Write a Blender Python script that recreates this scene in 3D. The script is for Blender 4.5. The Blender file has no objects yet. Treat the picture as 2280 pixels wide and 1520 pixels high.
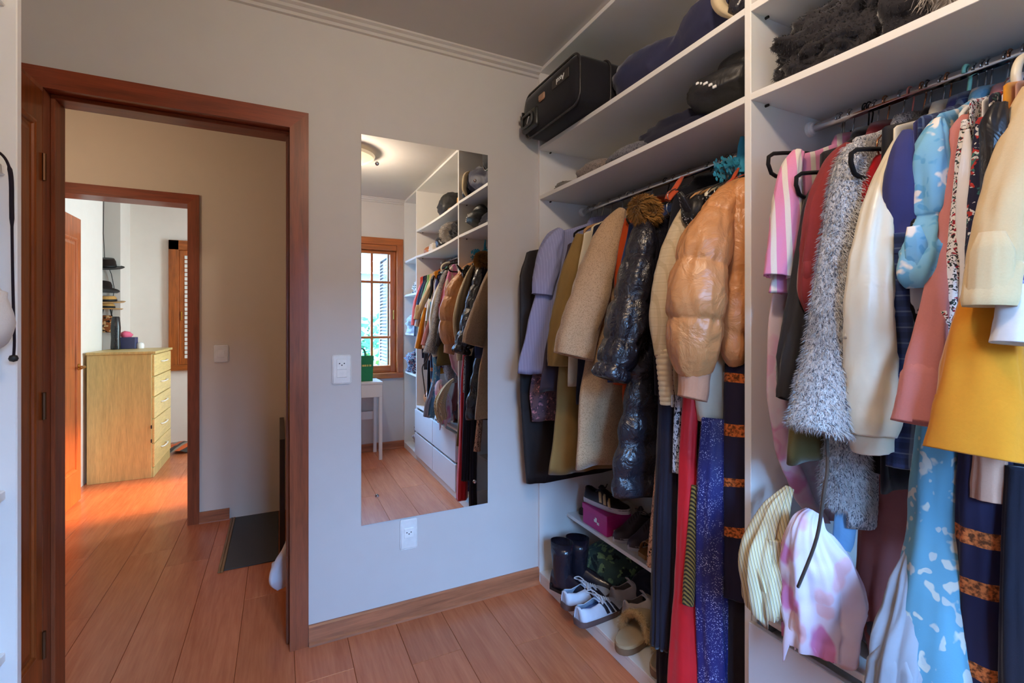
import bpy, bmesh, math, random
from mathutils import Vector, Matrix, noise
random.seed(11)
S = bpy.context.scene
C = S.collection

# ------------------------------------------------------------------ camera
F, YAW, V0, EYE = 1061.1, 0.4538, 717.4, 1.33          # focal length in px of the 2280 px frame, yaw, horizon row, eye height
SN, CS = math.sin(YAW), math.cos(YAW)
cam_data = bpy.data.cameras.new('camera')
cam = bpy.data.objects.new('camera', cam_data); C.objects.link(cam)
cam.location = (0, 0, EYE)
cam.rotation_euler = (math.pi/2, 0, -YAW)
cam_data.sensor_fit = 'HORIZONTAL'; cam_data.sensor_width = 36.0
cam_data.lens = F/2280*36.0
cam_data.shift_y = -(760-V0)/2280
cam_data.clip_start = 0.02
S.camera = cam

# ------------------------------------------------------------------ sky, lights, exposure
W = bpy.data.worlds.new('sky'); S.world = W; W.use_nodes = True
wn = W.node_tree.nodes; wl = W.node_tree.links
wn.clear()
wo = wn.new('ShaderNodeOutputWorld'); wb = wn.new('ShaderNodeBackground')
wb.inputs[0].default_value = (0.24, 0.52, 1.0, 1); wb.inputs[1].default_value = 80.0
wl.new(wb.outputs[0], wo.inputs[0])

def portal(name, loc, rot, sx, sy):
    l = bpy.data.lights.new(name, 'AREA'); l.shape = 'RECTANGLE'; l.size = sx; l.size_y = sy
    l.cycles.is_portal = True
    o = bpy.data.objects.new(name, l); C.objects.link(o); o.location = loc; o.rotation_euler = rot
    return o
portal('window_daylight_portal', (0.62, -0.90, 1.47), (math.pi/2, 0, 0), 1.0, 1.3)
portal('bedroom_daylight_portal', (1.40, 4.75, 1.55), (math.pi/2, 0, math.pi/2), 0.85, 1.3)  # serves the added side window of the bedroom
sun = bpy.data.lights.new('sun', 'SUN'); sun.energy = 12.0; sun.angle = 0.12; sun.color = (1.0, 0.86, 0.66)
so = bpy.data.objects.new('sun', sun); C.objects.link(so)
so.rotation_euler = Vector((-0.80, -0.10, -0.50)).to_track_quat('-Z', 'Y').to_euler()

S.view_settings.view_transform = 'Standard'
S.view_settings.look = 'None'
S.view_settings.gamma = 1.0
S.view_settings.use_curve_mapping = False
S.view_settings.exposure = 0.12
S.cycles.max_bounces = 10
S.cycles.diffuse_bounces = 6
S.cycles.transparent_max_bounces = 12
S.cycles.caustics_reflective = False
S.cycles.caustics_refractive = False
S.cycles.sample_clamp_indirect = 6.0

# ------------------------------------------------------------------ picture measurements to points of the place
def ray(u, v):
    a = (u-1140)/F; b = (V0-v)/F
    return Vector((SN+a*CS, CS-a*SN, b))
EYEV = Vector((0, 0, EYE))
def atY(u, v, Y): r = ray(u, v); return EYEV + r*(Y/r.y)
def atX(u, v, X): r = ray(u, v); return EYEV + r*(X/r.x)
def atZ(u, v, Z): r = ray(u, v); return EYEV + r*((Z-EYE)/r.z)
def depth(p): return p.x*SN + p.y*CS

# ------------------------------------------------------------------ materials
MATS = {}
def lin(c):
    def f(x):
        x /= 255.0
        return x/12.92 if x <= 0.04045 else ((x+0.055)/1.055)**2.4
    return (f(c[0]), f(c[1]), f(c[2]), 1)
class NT:
    def __init__(s, name):
        s.m = bpy.data.materials.new(name); s.m.use_nodes = True
        s.n = s.m.node_tree.nodes; s.l = s.m.node_tree.links
        s.b = s.n['Principled BSDF']; s.o = s.n['Material Output']
        s._c = None
    def add(s, t, **kw):
        n = s.n.new(t)
        for k, v in kw.items():
            if k in n.inputs: n.inputs[k].default_value = v
            else: setattr(n, k, v)
        return n
    def link(s, a, b): s.l.new(a, b)
    def co(s):
        if s._c is None: s._c = s.add('ShaderNodeTexCoord').outputs['Object']
        return s._c
    def mapped(s, scale=(1, 1, 1), rot=(0, 0, 0)):
        m = s.add('ShaderNodeMapping'); s.link(s.co(), m.inputs[0])
        m.inputs['Scale'].default_value = scale; m.inputs['Rotation'].default_value = rot
        return m.outputs[0]
    def noise(s, scale, detail=3, vec=None, dist=0.0, rough=0.55):
        n = s.add('ShaderNodeTexNoise'); n.inputs['Scale'].default_value = scale; n.inputs['Detail'].default_value = detail
        n.inputs['Distortion'].default_value = dist; n.inputs['Roughness'].default_value = rough
        s.link(vec if vec is not None else s.co(), n.inputs['Vector']); return n.outputs[0]
    def voro(s, scale, vec=None, feature='F1', out='Distance', rnd=1.0):
        n = s.add('ShaderNodeTexVoronoi'); n.feature = feature; n.inputs['Scale'].default_value = scale
        n.inputs['Randomness'].default_value = rnd
        s.link(vec if vec is not None else s.co(), n.inputs['Vector']); return n.outputs[out]
    def wave(s, scale, vec=None, dist=0.0, dirn='X', prof='SIN', dscale=1.0):
        n = s.add('ShaderNodeTexWave'); n.bands_direction = dirn; n.wave_profile = prof
        n.inputs['Scale'].default_value = scale; n.inputs['Distortion'].default_value = dist; n.inputs['Detail Scale'].default_value = dscale
        s.link(vec if vec is not None else s.co(), n.inputs['Vector']); return n.outputs[1]
    def ramp(s, fac, stops, interp='LINEAR'):
        r = s.add('ShaderNodeValToRGB'); r.color_ramp.interpolation = interp
        e = r.color_ramp.elements
        while len(e) < len(stops): e.new(0.5)
        for el, (p, c) in zip(e, stops):
            el.position = p; el.color = lin(c) if len(c) == 3 else c
        s.link(fac, r.inputs[0]); return r.outputs[0]
    def mix(s, fac, a, b):
        m = s.add('ShaderNodeMixRGB')
        for sock, val in ((m.inputs[0], fac), (m.inputs[1], a), (m.inputs[2], b)):
            if isinstance(val, (int, float)): sock.default_value = val
            elif isinstance(val, tuple): sock.default_value = lin(val)
            else: s.link(val, sock)
        return m.outputs[0]
    def base(s, c):
        if isinstance(c, tuple): s.b.inputs['Base Color'].default_value = lin(c)
        else: s.link(c, s.b.inputs['Base Color'])
    def bump(s, h, strength=0.3, dist=0.005):
        b = s.add('ShaderNodeBump'); b.inputs['Strength'].default_value = strength; b.inputs['Distance'].default_value = dist
        s.link(h, b.inputs['Height']); s.link(b.outputs[0], s.b.inputs['Normal'])
    def set(s, rough=0.5, metal=0.0, spec=0.5, sheen=0.0, coat=0.0):
        i = s.b.inputs
        i['Roughness'].default_value = rough; i['Metallic'].default_value = metal
        i['Specular IOR Level'].default_value = spec
        if sheen: i['Sheen Weight'].default_value = sheen; i['Sheen Roughness'].default_value = 0.4
        if coat: i['Coat Weight'].default_value = coat; i['Coat Roughness'].default_value = 0.12
def cached(fn):
    def g(name, *a, **k):
        if name not in MATS: MATS[name] = fn(name, *a, **k)
        return MATS[name]
    return g
def dk(c, f): return tuple(max(0, min(255, x*f)) for x in c)

@cached
def paint(name, c, rough=0.6, bump=0.08, spec=0.3):
    t = NT(name); n = t.noise(9, 2)
    t.base(t.mix(n, dk(c, 0.985), dk(c, 1.012))); t.set(rough, spec=spec)
    if bump: t.bump(t.noise(160, 3), bump, 0.002)
    return t.m
@cached
def plain(name, c, rough=0.5, metal=0.0, spec=0.5, coat=0.0):
    t = NT(name); t.base(t.mix(t.noise(30, 2), dk(c, 0.95), dk(c, 1.04))); t.set(rough, metal, spec, coat=coat); return t.m
@cached
def wood(name, c, axis='Z', rough=0.35, scale=1.0, coat=0.15, contrast=0.3):
    t = NT(name)
    sc = {'X': (1.2, 16, 16), 'Y': (16, 1.2, 16), 'Z': (16, 16, 1.2)}[axis]
    v = t.mapped(tuple(x*scale for x in sc))
    n = t.noise(2.2, 5, v, 0.6); n2 = t.noise(11, 4, v)
    a = t.ramp(n, [(0.25, dk(c, 1-contrast)), (0.75, dk(c, 1+contrast*0.55))])
    t.base(t.mix(0.25, a, t.ramp(n2, [(0.3, dk(c, 0.7)), (0.7, dk(c, 1.15))])))
    t.set(rough, spec=0.4, coat=coat); t.bump(n2, 0.06, 0.002); return t.m
@cached
def fabric(name, c, scale=900, rough=0.9, sheen=0.2, var=0.14, bump=0.25, spec=0.15, speck=None):
    t = NT(name); n = t.noise(7, 3); f = t.noise(scale*0.35, 2)
    col = t.mix(n, dk(c, 1-var), dk(c, 1+var*0.7))
    if speck: col = t.mix(t.ramp(t.noise(speck[1], 2), [(0.5, (0, 0, 0)), (0.62, (255, 255, 255))]), col, speck[0])
    t.base(t.mix(t.ramp(f, [(0.35, (0, 0, 0)), (0.7, (70, 70, 70))]), col, dk(c, 0.6)))
    t.set(rough, spec=spec, sheen=sheen); t.bump(t.noise(scale*0.5, 2), bump, 0.0012); return t.m
@cached
def satin(name, c, rough=0.38, sheen=0.3, var=0.08):
    t = NT(name); t.base(t.mix(t.noise(6, 3), dk(c, 1-var), dk(c, 1+var))); t.set(rough, spec=0.5, sheen=sheen)
    t.bump(t.noise(14, 3, dist=0.5), 0.35, 0.01); return t.m
@cached
def leather(name, c, rough=0.35, spec=0.5, scale=40, bump=0.5):
    t = NT(name); n = t.noise(scale*0.35, 4, dist=0.8)
    t.base(t.mix(t.noise(10, 3), dk(c, 0.85), dk(c, 1.12))); t.set(rough, spec=spec)
    t.bump(n, bump, 0.015); return t.m
@cached
def stripes(name, cols, period, rot=(0, 0, 0), rough=0.85, dist=0.0, dirn='X', wob=0.0):
    t = NT(name); v = t.mapped((1, 1, 1), rot)
    if wob:
        ad = t.add('ShaderNodeVectorMath', operation='ADD'); t.link(v, ad.inputs[0])
        nz = t.add('ShaderNodeTexNoise'); nz.inputs['Scale'].default_value = 3.0; t.link(t.co(), nz.inputs['Vector'])
        sc = t.add('ShaderNodeVectorMath', operation='SCALE'); t.link(nz.outputs[1], sc.inputs[0]); sc.inputs['Scale'].default_value = wob
        t.link(sc.outputs[0], ad.inputs[1]); v = ad.outputs[0]
    w = t.wave(2*math.pi/20/period, v, dist, dirn, 'SAW')
    k = len(cols)
    st = [(sum(x[1] for x in cols[:i])/sum(x[1] for x in cols), cols[i][0]) for i in range(k)]
    c = t.ramp(w, st, 'CONSTANT')
    t.base(t.mix(t.ramp(t.noise(400, 2), [(0.4, (0, 0, 0)), (0.7, (60, 60, 60))]), c, dk(cols[0][0], 0.6)))
    t.set(rough, spec=0.15, sheen=0.15); t.bump(t.noise(500, 2), 0.2, 0.001); return t.m
@cached
def floral(name, ground, blobs, scale=26, size=0.33, rough=0.85, stretch=(1, 1, 1), fine=None, wob=0.05, soft=0.03):
    t = NT(name); v = t.mapped(stretch)
    ad = t.add('ShaderNodeVectorMath', operation='ADD'); t.link(v, ad.inputs[0])
    nz = t.add('ShaderNodeTexNoise'); nz.inputs['Scale'].default_value = scale*1.3; t.link(v, nz.inputs['Vector'])
    sc = t.add('ShaderNodeVectorMath', operation='SCALE'); t.link(nz.outputs[1], sc.inputs[0]); sc.inputs['Scale'].default_value = wob
    t.link(sc.outputs[0], ad.inputs[1]); vv = ad.outputs[0]
    col = t.mix(t.noise(9, 3), dk(ground, 0.9), dk(ground, 1.06))
    for i, b in enumerate(blobs):
        s = scale*(1+0.37*i)
        d = t.voro(s, vv)
        pick = t.add('ShaderNodeTexVoronoi'); pick.inputs['Scale'].default_value = s; t.link(vv, pick.inputs['Vector'])
        mask = t.ramp(d, [(max(0.01, size-soft), (255, 255, 255)), (size+soft, (0, 0, 0))])
        col = t.mix(mask, col, b)
    if fine: col = t.mix(t.ramp(t.noise(fine[1], 2), [(0.58, (0, 0, 0)), (0.63, (255, 255, 255))]), col, fine[0])
    t.base(col); t.set(rough, spec=0.2, sheen=0.1); t.bump(t.noise(420, 2), 0.2, 0.001); return t.m
@cached
def plaid(name, ground, a, b, period=0.05):
    t = NT(name)
    wx = t.wave(2*math.pi/20/period, t.mapped(), 0, 'X'); wz = t.wave(2*math.pi/20/period, t.mapped(), 0, 'Z')
    wy = t.wave(2*math.pi/20/period, t.mapped(), 0, 'Y')
    c = t.mix(t.ramp(wz, [(0.55, (0, 0, 0)), (0.7, (170, 170, 170))]), ground, a)
    c = t.mix(t.ramp(wy, [(0.55, (0, 0, 0)), (0.7, (150, 150, 150))]), c, a)
    c = t.mix(t.ramp(wx, [(0.88, (0, 0, 0)), (0.93, (200, 200, 200))]), c, b)
    c = t.mix(t.ramp(wz, [(0.0, (200, 200, 200)), (0.04, (0, 0, 0))]), c, b)
    t.base(c); t.set(0.9, spec=0.15, sheen=0.15); t.bump(t.noise(500, 2), 0.2, 0.001); return t.m
@cached
def bands(name, ground, c, lines, wob=0.05):
    # woven orange bands across a dark ground, at given heights (local z)
    t = NT(name)
    sx = t.add('ShaderNodeSeparateXYZ'); t.link(t.co(), sx.inputs[0])
    n = t.noise(2.2, 1); ma = t.add('ShaderNodeMath', operation='MULTIPLY_ADD'); t.link(n, ma.inputs[0]); ma.inputs[1].default_value = wob*2.4; t.link(sx.outputs[2], ma.inputs[2])
    col = t.mix(t.noise(8, 2), dk(ground, 0.8), dk(ground, 1.2))
    br = t.ramp(t.noise(140, 2), [(0.38, dk(c, 0.45)), (0.6, c)])
    for z, h in lines:
        d = t.add('ShaderNodeMath', operation='SUBTRACT'); t.link(ma.outputs[0], d.inputs[0]); d.inputs[1].default_value = z+wob*1.2
        a = t.add('ShaderNodeMath', operation='ABSOLUTE'); t.link(d.outputs[0], a.inputs[0])
        l = t.add('ShaderNodeMath', operation='LESS_THAN'); t.link(a.outputs[0], l.inputs[0]); l.inputs[1].default_value = h/2
        col = t.mix(l.outputs[0], col, br)
    t.base(col); t.set(0.9, spec=0.15, sheen=0.1); return t.m
@cached
def glitter(name, c, dot, scale=160):
    t = NT(name); d = t.voro(scale)
    m = t.ramp(d, [(0.26, (255, 255, 255)), (0.34, (0, 0, 0))])
    m2 = t.ramp(t.noise(16, 2), [(0.40, (40, 40, 40)), (0.6, (255, 255, 255))])
    mm = t.add('ShaderNodeMixRGB', blend_type='MULTIPLY'); mm.inputs[0].default_value = 1; t.link(m, mm.inputs[1]); t.link(m2, mm.inputs[2])
    t.base(t.mix(mm.outputs[0], c, dot)); t.set(0.45, spec=0.4); return t.m
@cached
def knit(name, a, b, scale=95):
    t = NT(name); d = t.noise(scale, 2, t.mapped((1, 1, 0.55)), 1.2)
    t.base(t.ramp(d, [(0.40, b), (0.52, a)])); t.set(0.95, spec=0.1, sheen=0.3); t.bump(d, 0.8, 0.008); return t.m
@cached
def glassy(name, tint=(1, 1, 1), refl=0.08):
    t = NT(name); t.n.remove(t.b)
    tr = t.add('ShaderNodeBsdfTransparent'); tr.inputs[0].default_value = (*tint, 1)
    gl = t.add('ShaderNodeBsdfGlossy'); gl.inputs['Roughness'].default_value = 0.02
    mx = t.add('ShaderNodeMixShader'); mx.inputs[0].default_value = refl
    t.link(tr.outputs[0], mx.inputs[1]); t.link(gl.outputs[0], mx.inputs[2]); t.link(mx.outputs[0], t.o.inputs[0]); return t.m
@cached
def mirror_mat(name):
    t = NT(name); t.base((238, 242, 240)); t.set(0.0, 1.0); t.b.inputs['Base Color'].default_value = (0.93, 0.95, 0.94, 1); return t.m
@cached
def emit(name, c, s):
    t = NT(name); t.n.remove(t.b); e = t.add('ShaderNodeEmission'); e.inputs[0].default_value = lin(c); e.inputs[1].default_value = s
    t.link(e.outputs[0], t.o.inputs[0]); return t.m

# ------------------------------------------------------------------ mesh building
def world_origin(o):
    p = Vector((0, 0, 0))
    while o is not None:
        p += o.location; o = o.parent
    return p
class MB:
    def __init__(s): s.v = []; s.f = []
    def quad_box(s, x0, x1, y0, y1, z0, z1):
        k = len(s.v)
        s.v += [(x0, y0, z0), (x1, y0, z0), (x1, y1, z0), (x0, y1, z0), (x0, y0, z1), (x1, y0, z1), (x1, y1, z1), (x0, y1, z1)]
        s.f += [tuple(k+i for i in q) for q in ((0, 3, 2, 1), (4, 5, 6, 7), (0, 1, 5, 4), (1, 2, 6, 5), (2, 3, 7, 6), (3, 0, 4, 7))]
        return s
    box = quad_box
    def bbox(s, x0, x1, y0, y1, z0, z1, b=0.003):
        # box with chamfered edges
        k = len(s.v)
        bm = bmesh.new(); bmesh.ops.create_cube(bm, size=1)
        for v in bm.verts:
            v.co = Vector(((x0+x1)/2+v.co.x*(x1-x0), (y0+y1)/2+v.co.y*(y1-y0), (z0+z1)/2+v.co.z*(z1-z0)))
        bmesh.ops.bevel(bm, geom=list(bm.edges), offset=b, segments=1 if b < 0.012 else 3, affect='EDGES', profile=0.5)
        bm.verts.ensure_lookup_table()
        s.v += [tuple(v.co) for v in bm.verts]; s.f += [tuple(k+v.index for v in f.verts) for f in bm.faces]
        bm.free(); return s
    def xf(s, M, start=0):
        s.v[start:] = [tuple(M @ Vector(p)) for p in s.v[start:]]; return s
    def rings(s, R, close=True, cap0=False, cap1=False):
        k = len(s.v); n = len(R[0])
        for r in R: s.v += [tuple(p) for p in r]
        for i in range(len(R)-1):
            for j in range(n if close else n-1):
                a = k+i*n+j; b = k+i*n+(j+1) % n
                s.f.append((a, b, b+n, a+n))
        if cap0: s.f.append(tuple(k+j for j in reversed(range(n))))
        if cap1: s.f.append(tuple(k+(len(R)-1)*n+j for j in range(n)))
        return s
    def tube(s, pts, r, n=8, cap=True):
        pts = [Vector(p) for p in pts]; R = []; up = Vector((0, 0, 1)); prev = None
        for i, p in enumerate(pts):
            t = (pts[min(i+1, len(pts)-1)]-pts[max(i-1, 0)]).normalized()
            if prev is None:
                e = up if abs(t.dot(up)) < 0.9 else Vector((1, 0, 0))
            else: e = prev
            e1 = (e-t*e.dot(t)).normalized(); e2 = t.cross(e1); prev = e1
            rr = r[i] if isinstance(r, (list, tuple)) else r
            if not isinstance(rr, (list, tuple)): rr = (rr, rr)
            R.append([p+e1*math.cos(2*math.pi*j/n)*rr[0]+e2*math.sin(2*math.pi*j/n)*rr[1] for j in range(n)])
        return s.rings(R, True, cap, cap)
    def prism(s, poly, z0, z1, axis='z'):
        def m(p, z):
            return {'z': (p[0], p[1], z), 'y': (p[0], z, p[1]), 'x': (z, p[0], p[1])}[axis]
        return s.rings([[m(p, z0) for p in poly], [m(p, z1) for p in poly]], True, True, True)
    def lathe(s, prof, c, n=24, axis='z'):
        R = []
        for r, z in prof:
            ring = []
            for j in range(n):
                a = 2*math.pi*j/n; x, y = r*math.cos(a), r*math.sin(a)
                q = {'z': (x, y, z), 'y': (x, z, y), 'x': (z, x, y)}[axis]
                ring.append(Vector(c)+Vector(q))
            R.append(ring)
        return s.rings(R, True, True, True)
    def build(s, name, mat, parent=None, smooth=False, local=False, angle=None):
        me = bpy.data.meshes.new(name)
        vs = s.v
        o = bpy.data.objects.new(name, me); C.objects.link(o)
        if parent is not None:
            o.parent = parent
            if not local:
                w = world_origin(parent); vs = [(p[0]-w.x, p[1]-w.y, p[2]-w.z) for p in vs]
        elif not local:
            xs = [p[0] for p in vs]; ys = [p[1] for p in vs]; zs = [p[2] for p in vs]
            L = Vector(((min(xs)+max(xs))/2, (min(ys)+max(ys))/2, min(zs)))
            o.location = L; vs = [(p[0]-L.x, p[1]-L.y, p[2]-L.z) for p in vs]
        me.from_pydata(vs, [], s.f); me.validate()
        bm = bmesh.new(); bm.from_mesh(me); bmesh.ops.recalc_face_normals(bm, faces=bm.faces); bm.to_mesh(me); bm.free()
        me.materials.append(mat)
        if smooth:
            me.polygons.foreach_set('use_smooth', [True]*len(me.polygons))
            if smooth == 'auto':
                me.set_sharp_from_angle(angle=math.radians(angle or 40))
        return o
def tag(o, label=None, cat=None, group=None, kind=None):
    if label: o['label'] = label
    if cat: o['category'] = cat
    if group: o['group'] = group
    if kind: o['kind'] = kind
    return o
def thing(name, label, cat, loc=(0, 0, 0), group=None, rot=None, kind=None):
    o = bpy.data.objects.new(name, None); C.objects.link(o); o.location = loc; o.empty_display_size = 0.05
    if rot: o.rotation_euler = rot
    return tag(o, label, cat, group, kind)
def struct(name, loc=(0, 0, 0)):
    o = bpy.data.objects.new(name, None); C.objects.link(o); o.location = loc; o['kind'] = 'structure'; return o
def boxpart(name, mat, parent, *b, bev=0.002):
    return MB().bbox(*b, b=bev).build(name, mat, parent)
def smooth_path(pts, n):
    # Catmull-Rom through tuples of any length, n samples
    k = len(pts); out = []
    for i in range(n):
        t = i/(n-1)*(k-1); j = min(int(t), k-2); f = t-j
        p0 = pts[max(j-1, 0)]; p1 = pts[j]; p2 = pts[j+1]; p3 = pts[min(j+2, k-1)]
        out.append(tuple(0.5*((2*b)+(-a+c)*f+(2*a-5*b+4*c-d)*f*f+(-a+3*b-3*c+d)*f**3) for a, b, c, d in zip(p0, p1, p2, p3)))
    return out
def copy_tree(o, parent=None):
    c = o.copy(); C.objects.link(c); c.parent = parent
    for ch in list(o.children): copy_tree(ch, c)
    return c
def text_part(name, s, size, M, mat, parent, depth_=0.0008):
    cu = bpy.data.curves.new(name, 'FONT'); cu.body = s; cu.size = size; cu.extrude = depth_; cu.align_x = 'CENTER'; cu.align_y = 'CENTER'; cu.resolution_u = 3
    tmp = bpy.data.objects.new(name+'_tmp', cu); C.objects.link(tmp)
    dg = bpy.context.evaluated_depsgraph_get()
    me = bpy.data.meshes.new_from_object(tmp.evaluated_get(dg))
    bpy.data.objects.remove(tmp); bpy.data.curves.remove(cu)
    me.transform(M)
    w = world_origin(parent); me.transform(Matrix.Translation(-w))
    o = bpy.data.objects.new(name, me); C.objects.link(o); o.parent = parent
    me.materials.clear(); me.materials.append(mat); return o

# ================================================================== the setting
D, WX, HC = 2.138, 1.19, 2.62              # back wall, wardrobe front, ceiling
XR, ZR = 1.45, 1.915                       # hanging rod
M_wall = paint('wall_paint', (208, 203, 199))
M_ceil = paint('ceiling_paint', (206, 200, 195), 0.7)
M_hall = paint('hall_wall_paint', (224, 214, 200))
M_bed = paint('bedroom_wall_paint', (236, 228, 220))
M_white = paint('white_melamine', (232, 230, 226), 0.35, 0.03, 0.4)
M_drawer = paint('drawer_front_melamine', (222, 220, 221), 0.3, 0.02, 0.4)
M_frameZ = wood('door_frame_wood', (142, 76, 46), 'Z', 0.38)
M_frameX = wood('door_head_wood', (138, 64, 36), 'X', 0.38)
M_leafZ = wood('door_leaf_wood', (150, 78, 34), 'Z', 0.3, coat=0.4)
M_leaf2 = wood('bedroom_door_wood', (178, 92, 46), 'Z', 0.35, coat=0.3)
M_base = wood('baseboard_wood', (172, 106, 72), 'X', 0.4)
M_baseY = wood('baseboard_wood_side', (172, 106, 72), 'Y', 0.4)
M_win = wood('window_wood', (170, 92, 40), 'Z', 0.4)
M_winX = wood('window_wood_rail', (170, 92, 40), 'X', 0.4)
M_chrome = plain('chrome', (210, 210, 212), 0.15, 1.0)
M_brass = plain('brass', (200, 160, 80), 0.25, 1.0)
M_plast = plain('white_plastic', (235, 235, 232), 0.35)
M_dark = plain('dark_slot', (25, 24, 24), 0.6)
M_glass = glassy('window_glass')

def plank_mat():
    t = NT('laminate_plank')
    oi = t.add('ShaderNodeObjectInfo')
    v = t.mapped((14, 1.0, 14))
    ad = t.add('ShaderNodeVectorMath', operation='ADD'); t.link(v, ad.inputs[0])
    cx = t.add('ShaderNodeCombineXYZ')
    mu = t.add('ShaderNodeMath', operation='MULTIPLY'); t.link(oi.outputs['Random'], mu.inputs[0]); mu.inputs[1].default_value = 40
    t.link(mu.outputs[0], cx.inputs[0]); t.link(mu.outputs[0], cx.inputs[1]); t.link(cx.outputs[0], ad.inputs[1])
    n = t.noise(1.5, 5, ad.outputs[0], 0.5); n2 = t.noise(7, 4, ad.outputs[0])
    a = t.ramp(n, [(0.25, (174, 94, 58)), (0.75, (208, 126, 84))])
    b = t.mix(0.3, a, t.ramp(n2, [(0.3, (156, 84, 50)), (0.7, (210, 132, 90))]))
    hv = t.add('ShaderNodeHueSaturation'); t.link(b, hv.inputs['Color'])
    mr = t.add('ShaderNodeMapRange'); t.link(oi.outputs['Random'], mr.inputs[0]); mr.inputs[3].default_value = 0.88; mr.inputs[4].default_value = 1.1
    t.link(mr.outputs[0], hv.inputs['Value'])
    t.base(hv.outputs[0]); t.set(0.27, spec=0.45); t.bump(n2, 0.03, 0.001); return t.m
M_plank = plank_mat()

# floor: concrete slab with separate laminate planks running along y
floor = struct('floor')
MB().box(-2.4, 2.0, -1.0, 6.7, -0.16, -0.009).build('subfloor', plain('seam_dark', (62, 34, 22), 0.8), floor)
PW, PL = 0.205, 1.32
plank_mesh = None
x = -0.562-PW*8; row = 0
while x < 1.3:
    off = (row*0.47 % 1.0)*PL
    y = -0.95-PL+off
    if abs(x+0.562) < 0.01: y = 2.52-3*PL+0.64-0.0
    while y < 6.5:
        y0, y1 = max(y, -0.93), min(y+PL, 6.45)
        if y1-y0 > 0.05 and not (y0 > 2.2 and x > 1.0) and not (y1 < 2.2 and x < -1.0):
            full = abs((y1-y0)-PL) < 1e-6
            if full and plank_mesh:
                o = bpy.data.objects.new('floor_plank', plank_mesh); C.objects.link(o); o.parent = floor
                o.location = (x+PW/2, (y0+y1)/2, 0)
            else:
                mb = MB().bbox(-PW/2+0.0006, PW/2-0.0006, -(y1-y0)/2+0.0006, (y1-y0)/2-0.0006, -0.009, 0, b=0.0012)
                o = mb.build('floor_plank', M_plank, floor, local=True); o.location = (x+PW/2, (y0+y1)/2, 0)
                if full: plank_mesh = o.data
        y += PL
    x += PW; row += 1

ceiling = struct('ceiling'); MB().box(-2.4, 2.0, -1.0, 6.7, HC, HC+0.14).build('ceiling_slab', M_ceil, ceiling)

def wall(name, mat, *boxes):
    mb = MB()
    for b in boxes: mb.box(*b)
    o = mb.build(name, mat); o['kind'] = 'structure'; return o
wall('wall_back', M_wall, (-0.95, -0.747, D, D+0.13, 0, HC), (-0.747, 0.072, D, D+0.13, 2.155, HC), (0.072, 1.9, D, D+0.13, 0, HC))
wall('wall_left', M_wall, (-0.95, -0.82, -0.93, D, 0, HC))
wall('wall_right', M_wall, (1.765, 1.9, -0.93, D, 0, HC))
wall('wall_window', M_wall, (-0.95, 0.05, -0.93, -0.8, 0, HC), (1.18, 1.9, -0.93, -0.8, 0, HC), (0.05, 1.18, -0.93, -0.8, 0, 0.745), (0.05, 1.18, -0.93, -0.8, 2.21, HC))
Y2 = 3.75
wall('wall_hall', M_hall, (-2.1, -1.345, Y2, Y2+0.13, 0, HC), (-1.345, -0.508, Y2, Y2+0.13, 2.14, HC), (-0.508, 1.43, Y2, Y2+0.13, 0, HC))
wall('wall_hall_left', M_hall, (-2.23, -2.1, 2.1, 6.52, 0, HC))
wall('wall_hall_right', M_hall, (0.95, 1.08, D+0.13, Y2, 0, HC))
wall('wall_hall_near', M_hall, (-2.1, -0.95, D, D+0.13, 0, HC))
wall('wall_bedroom_left', M_bed, (-1.57, -1.44, Y2+0.13, 5.5, 0, HC), (-1.57, -1.44, 6.04, 6.39, 0, HC), (-2.1, -1.57, 6.04, 6.17, 0, HC))
wall('wall_bedroom_far', M_bed, (-2.1, 1.43, 6.39, 6.52, 0, HC))
wall('wall_bedroom_right', M_bed, (1.3, 1.43, Y2+0.13, 4.35, 0, HC), (1.3, 1.43, 5.20, 6.39, 0, HC), (1.3, 1.43, 4.35, 5.20, 0, 0.9), (1.3, 1.43, 4.35, 5.20, 2.2, HC))

# cornices, baseboards
def prof_x(name, prof, x0, x1, mat, y, sgn):
    mb = MB(); mb.rings([[(xx, y+sgn*a, b) for a, b in prof] for xx in (x0, x1)], True, True, True)
    o = mb.build(name, mat); o['kind'] = 'structure'; return o
corn = [(0, HC), (-0.045, HC), (-0.045, HC-0.008), (-0.033, HC-0.014), (-0.028, HC-0.024), (-0.013, HC-0.03), (-0.011, HC-0.042), (0, HC-0.045)]
prof_x('trim_1', corn, -0.82, WX, M_ceil, D, 1)
prof_x('trim_2', corn, -0.82, WX, M_ceil, -0.8, -1)
bbp = [(0, 0), (-0.026, 0), (-0.024, 0.008), (-0.016, 0.014), (-0.014, 0.074), (-0.008, 0.08), (0, 0.08)]
prof_x('baseboard_back', bbp, 0.108, WX, M_base, D, 1)
prof_x('baseboard_window', bbp, -0.82, WX, M_base, -0.8, -1)
prof_x('baseboard_hall', [(a, b*0.9) for a, b in bbp], -0.478, -0.305, M_base, Y2, 1)
o = MB().bbox(-0.82, -0.805, -0.8, D, 0, 0.08).build('baseboard_left', M_baseY); o['kind'] = 'structure'

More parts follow.
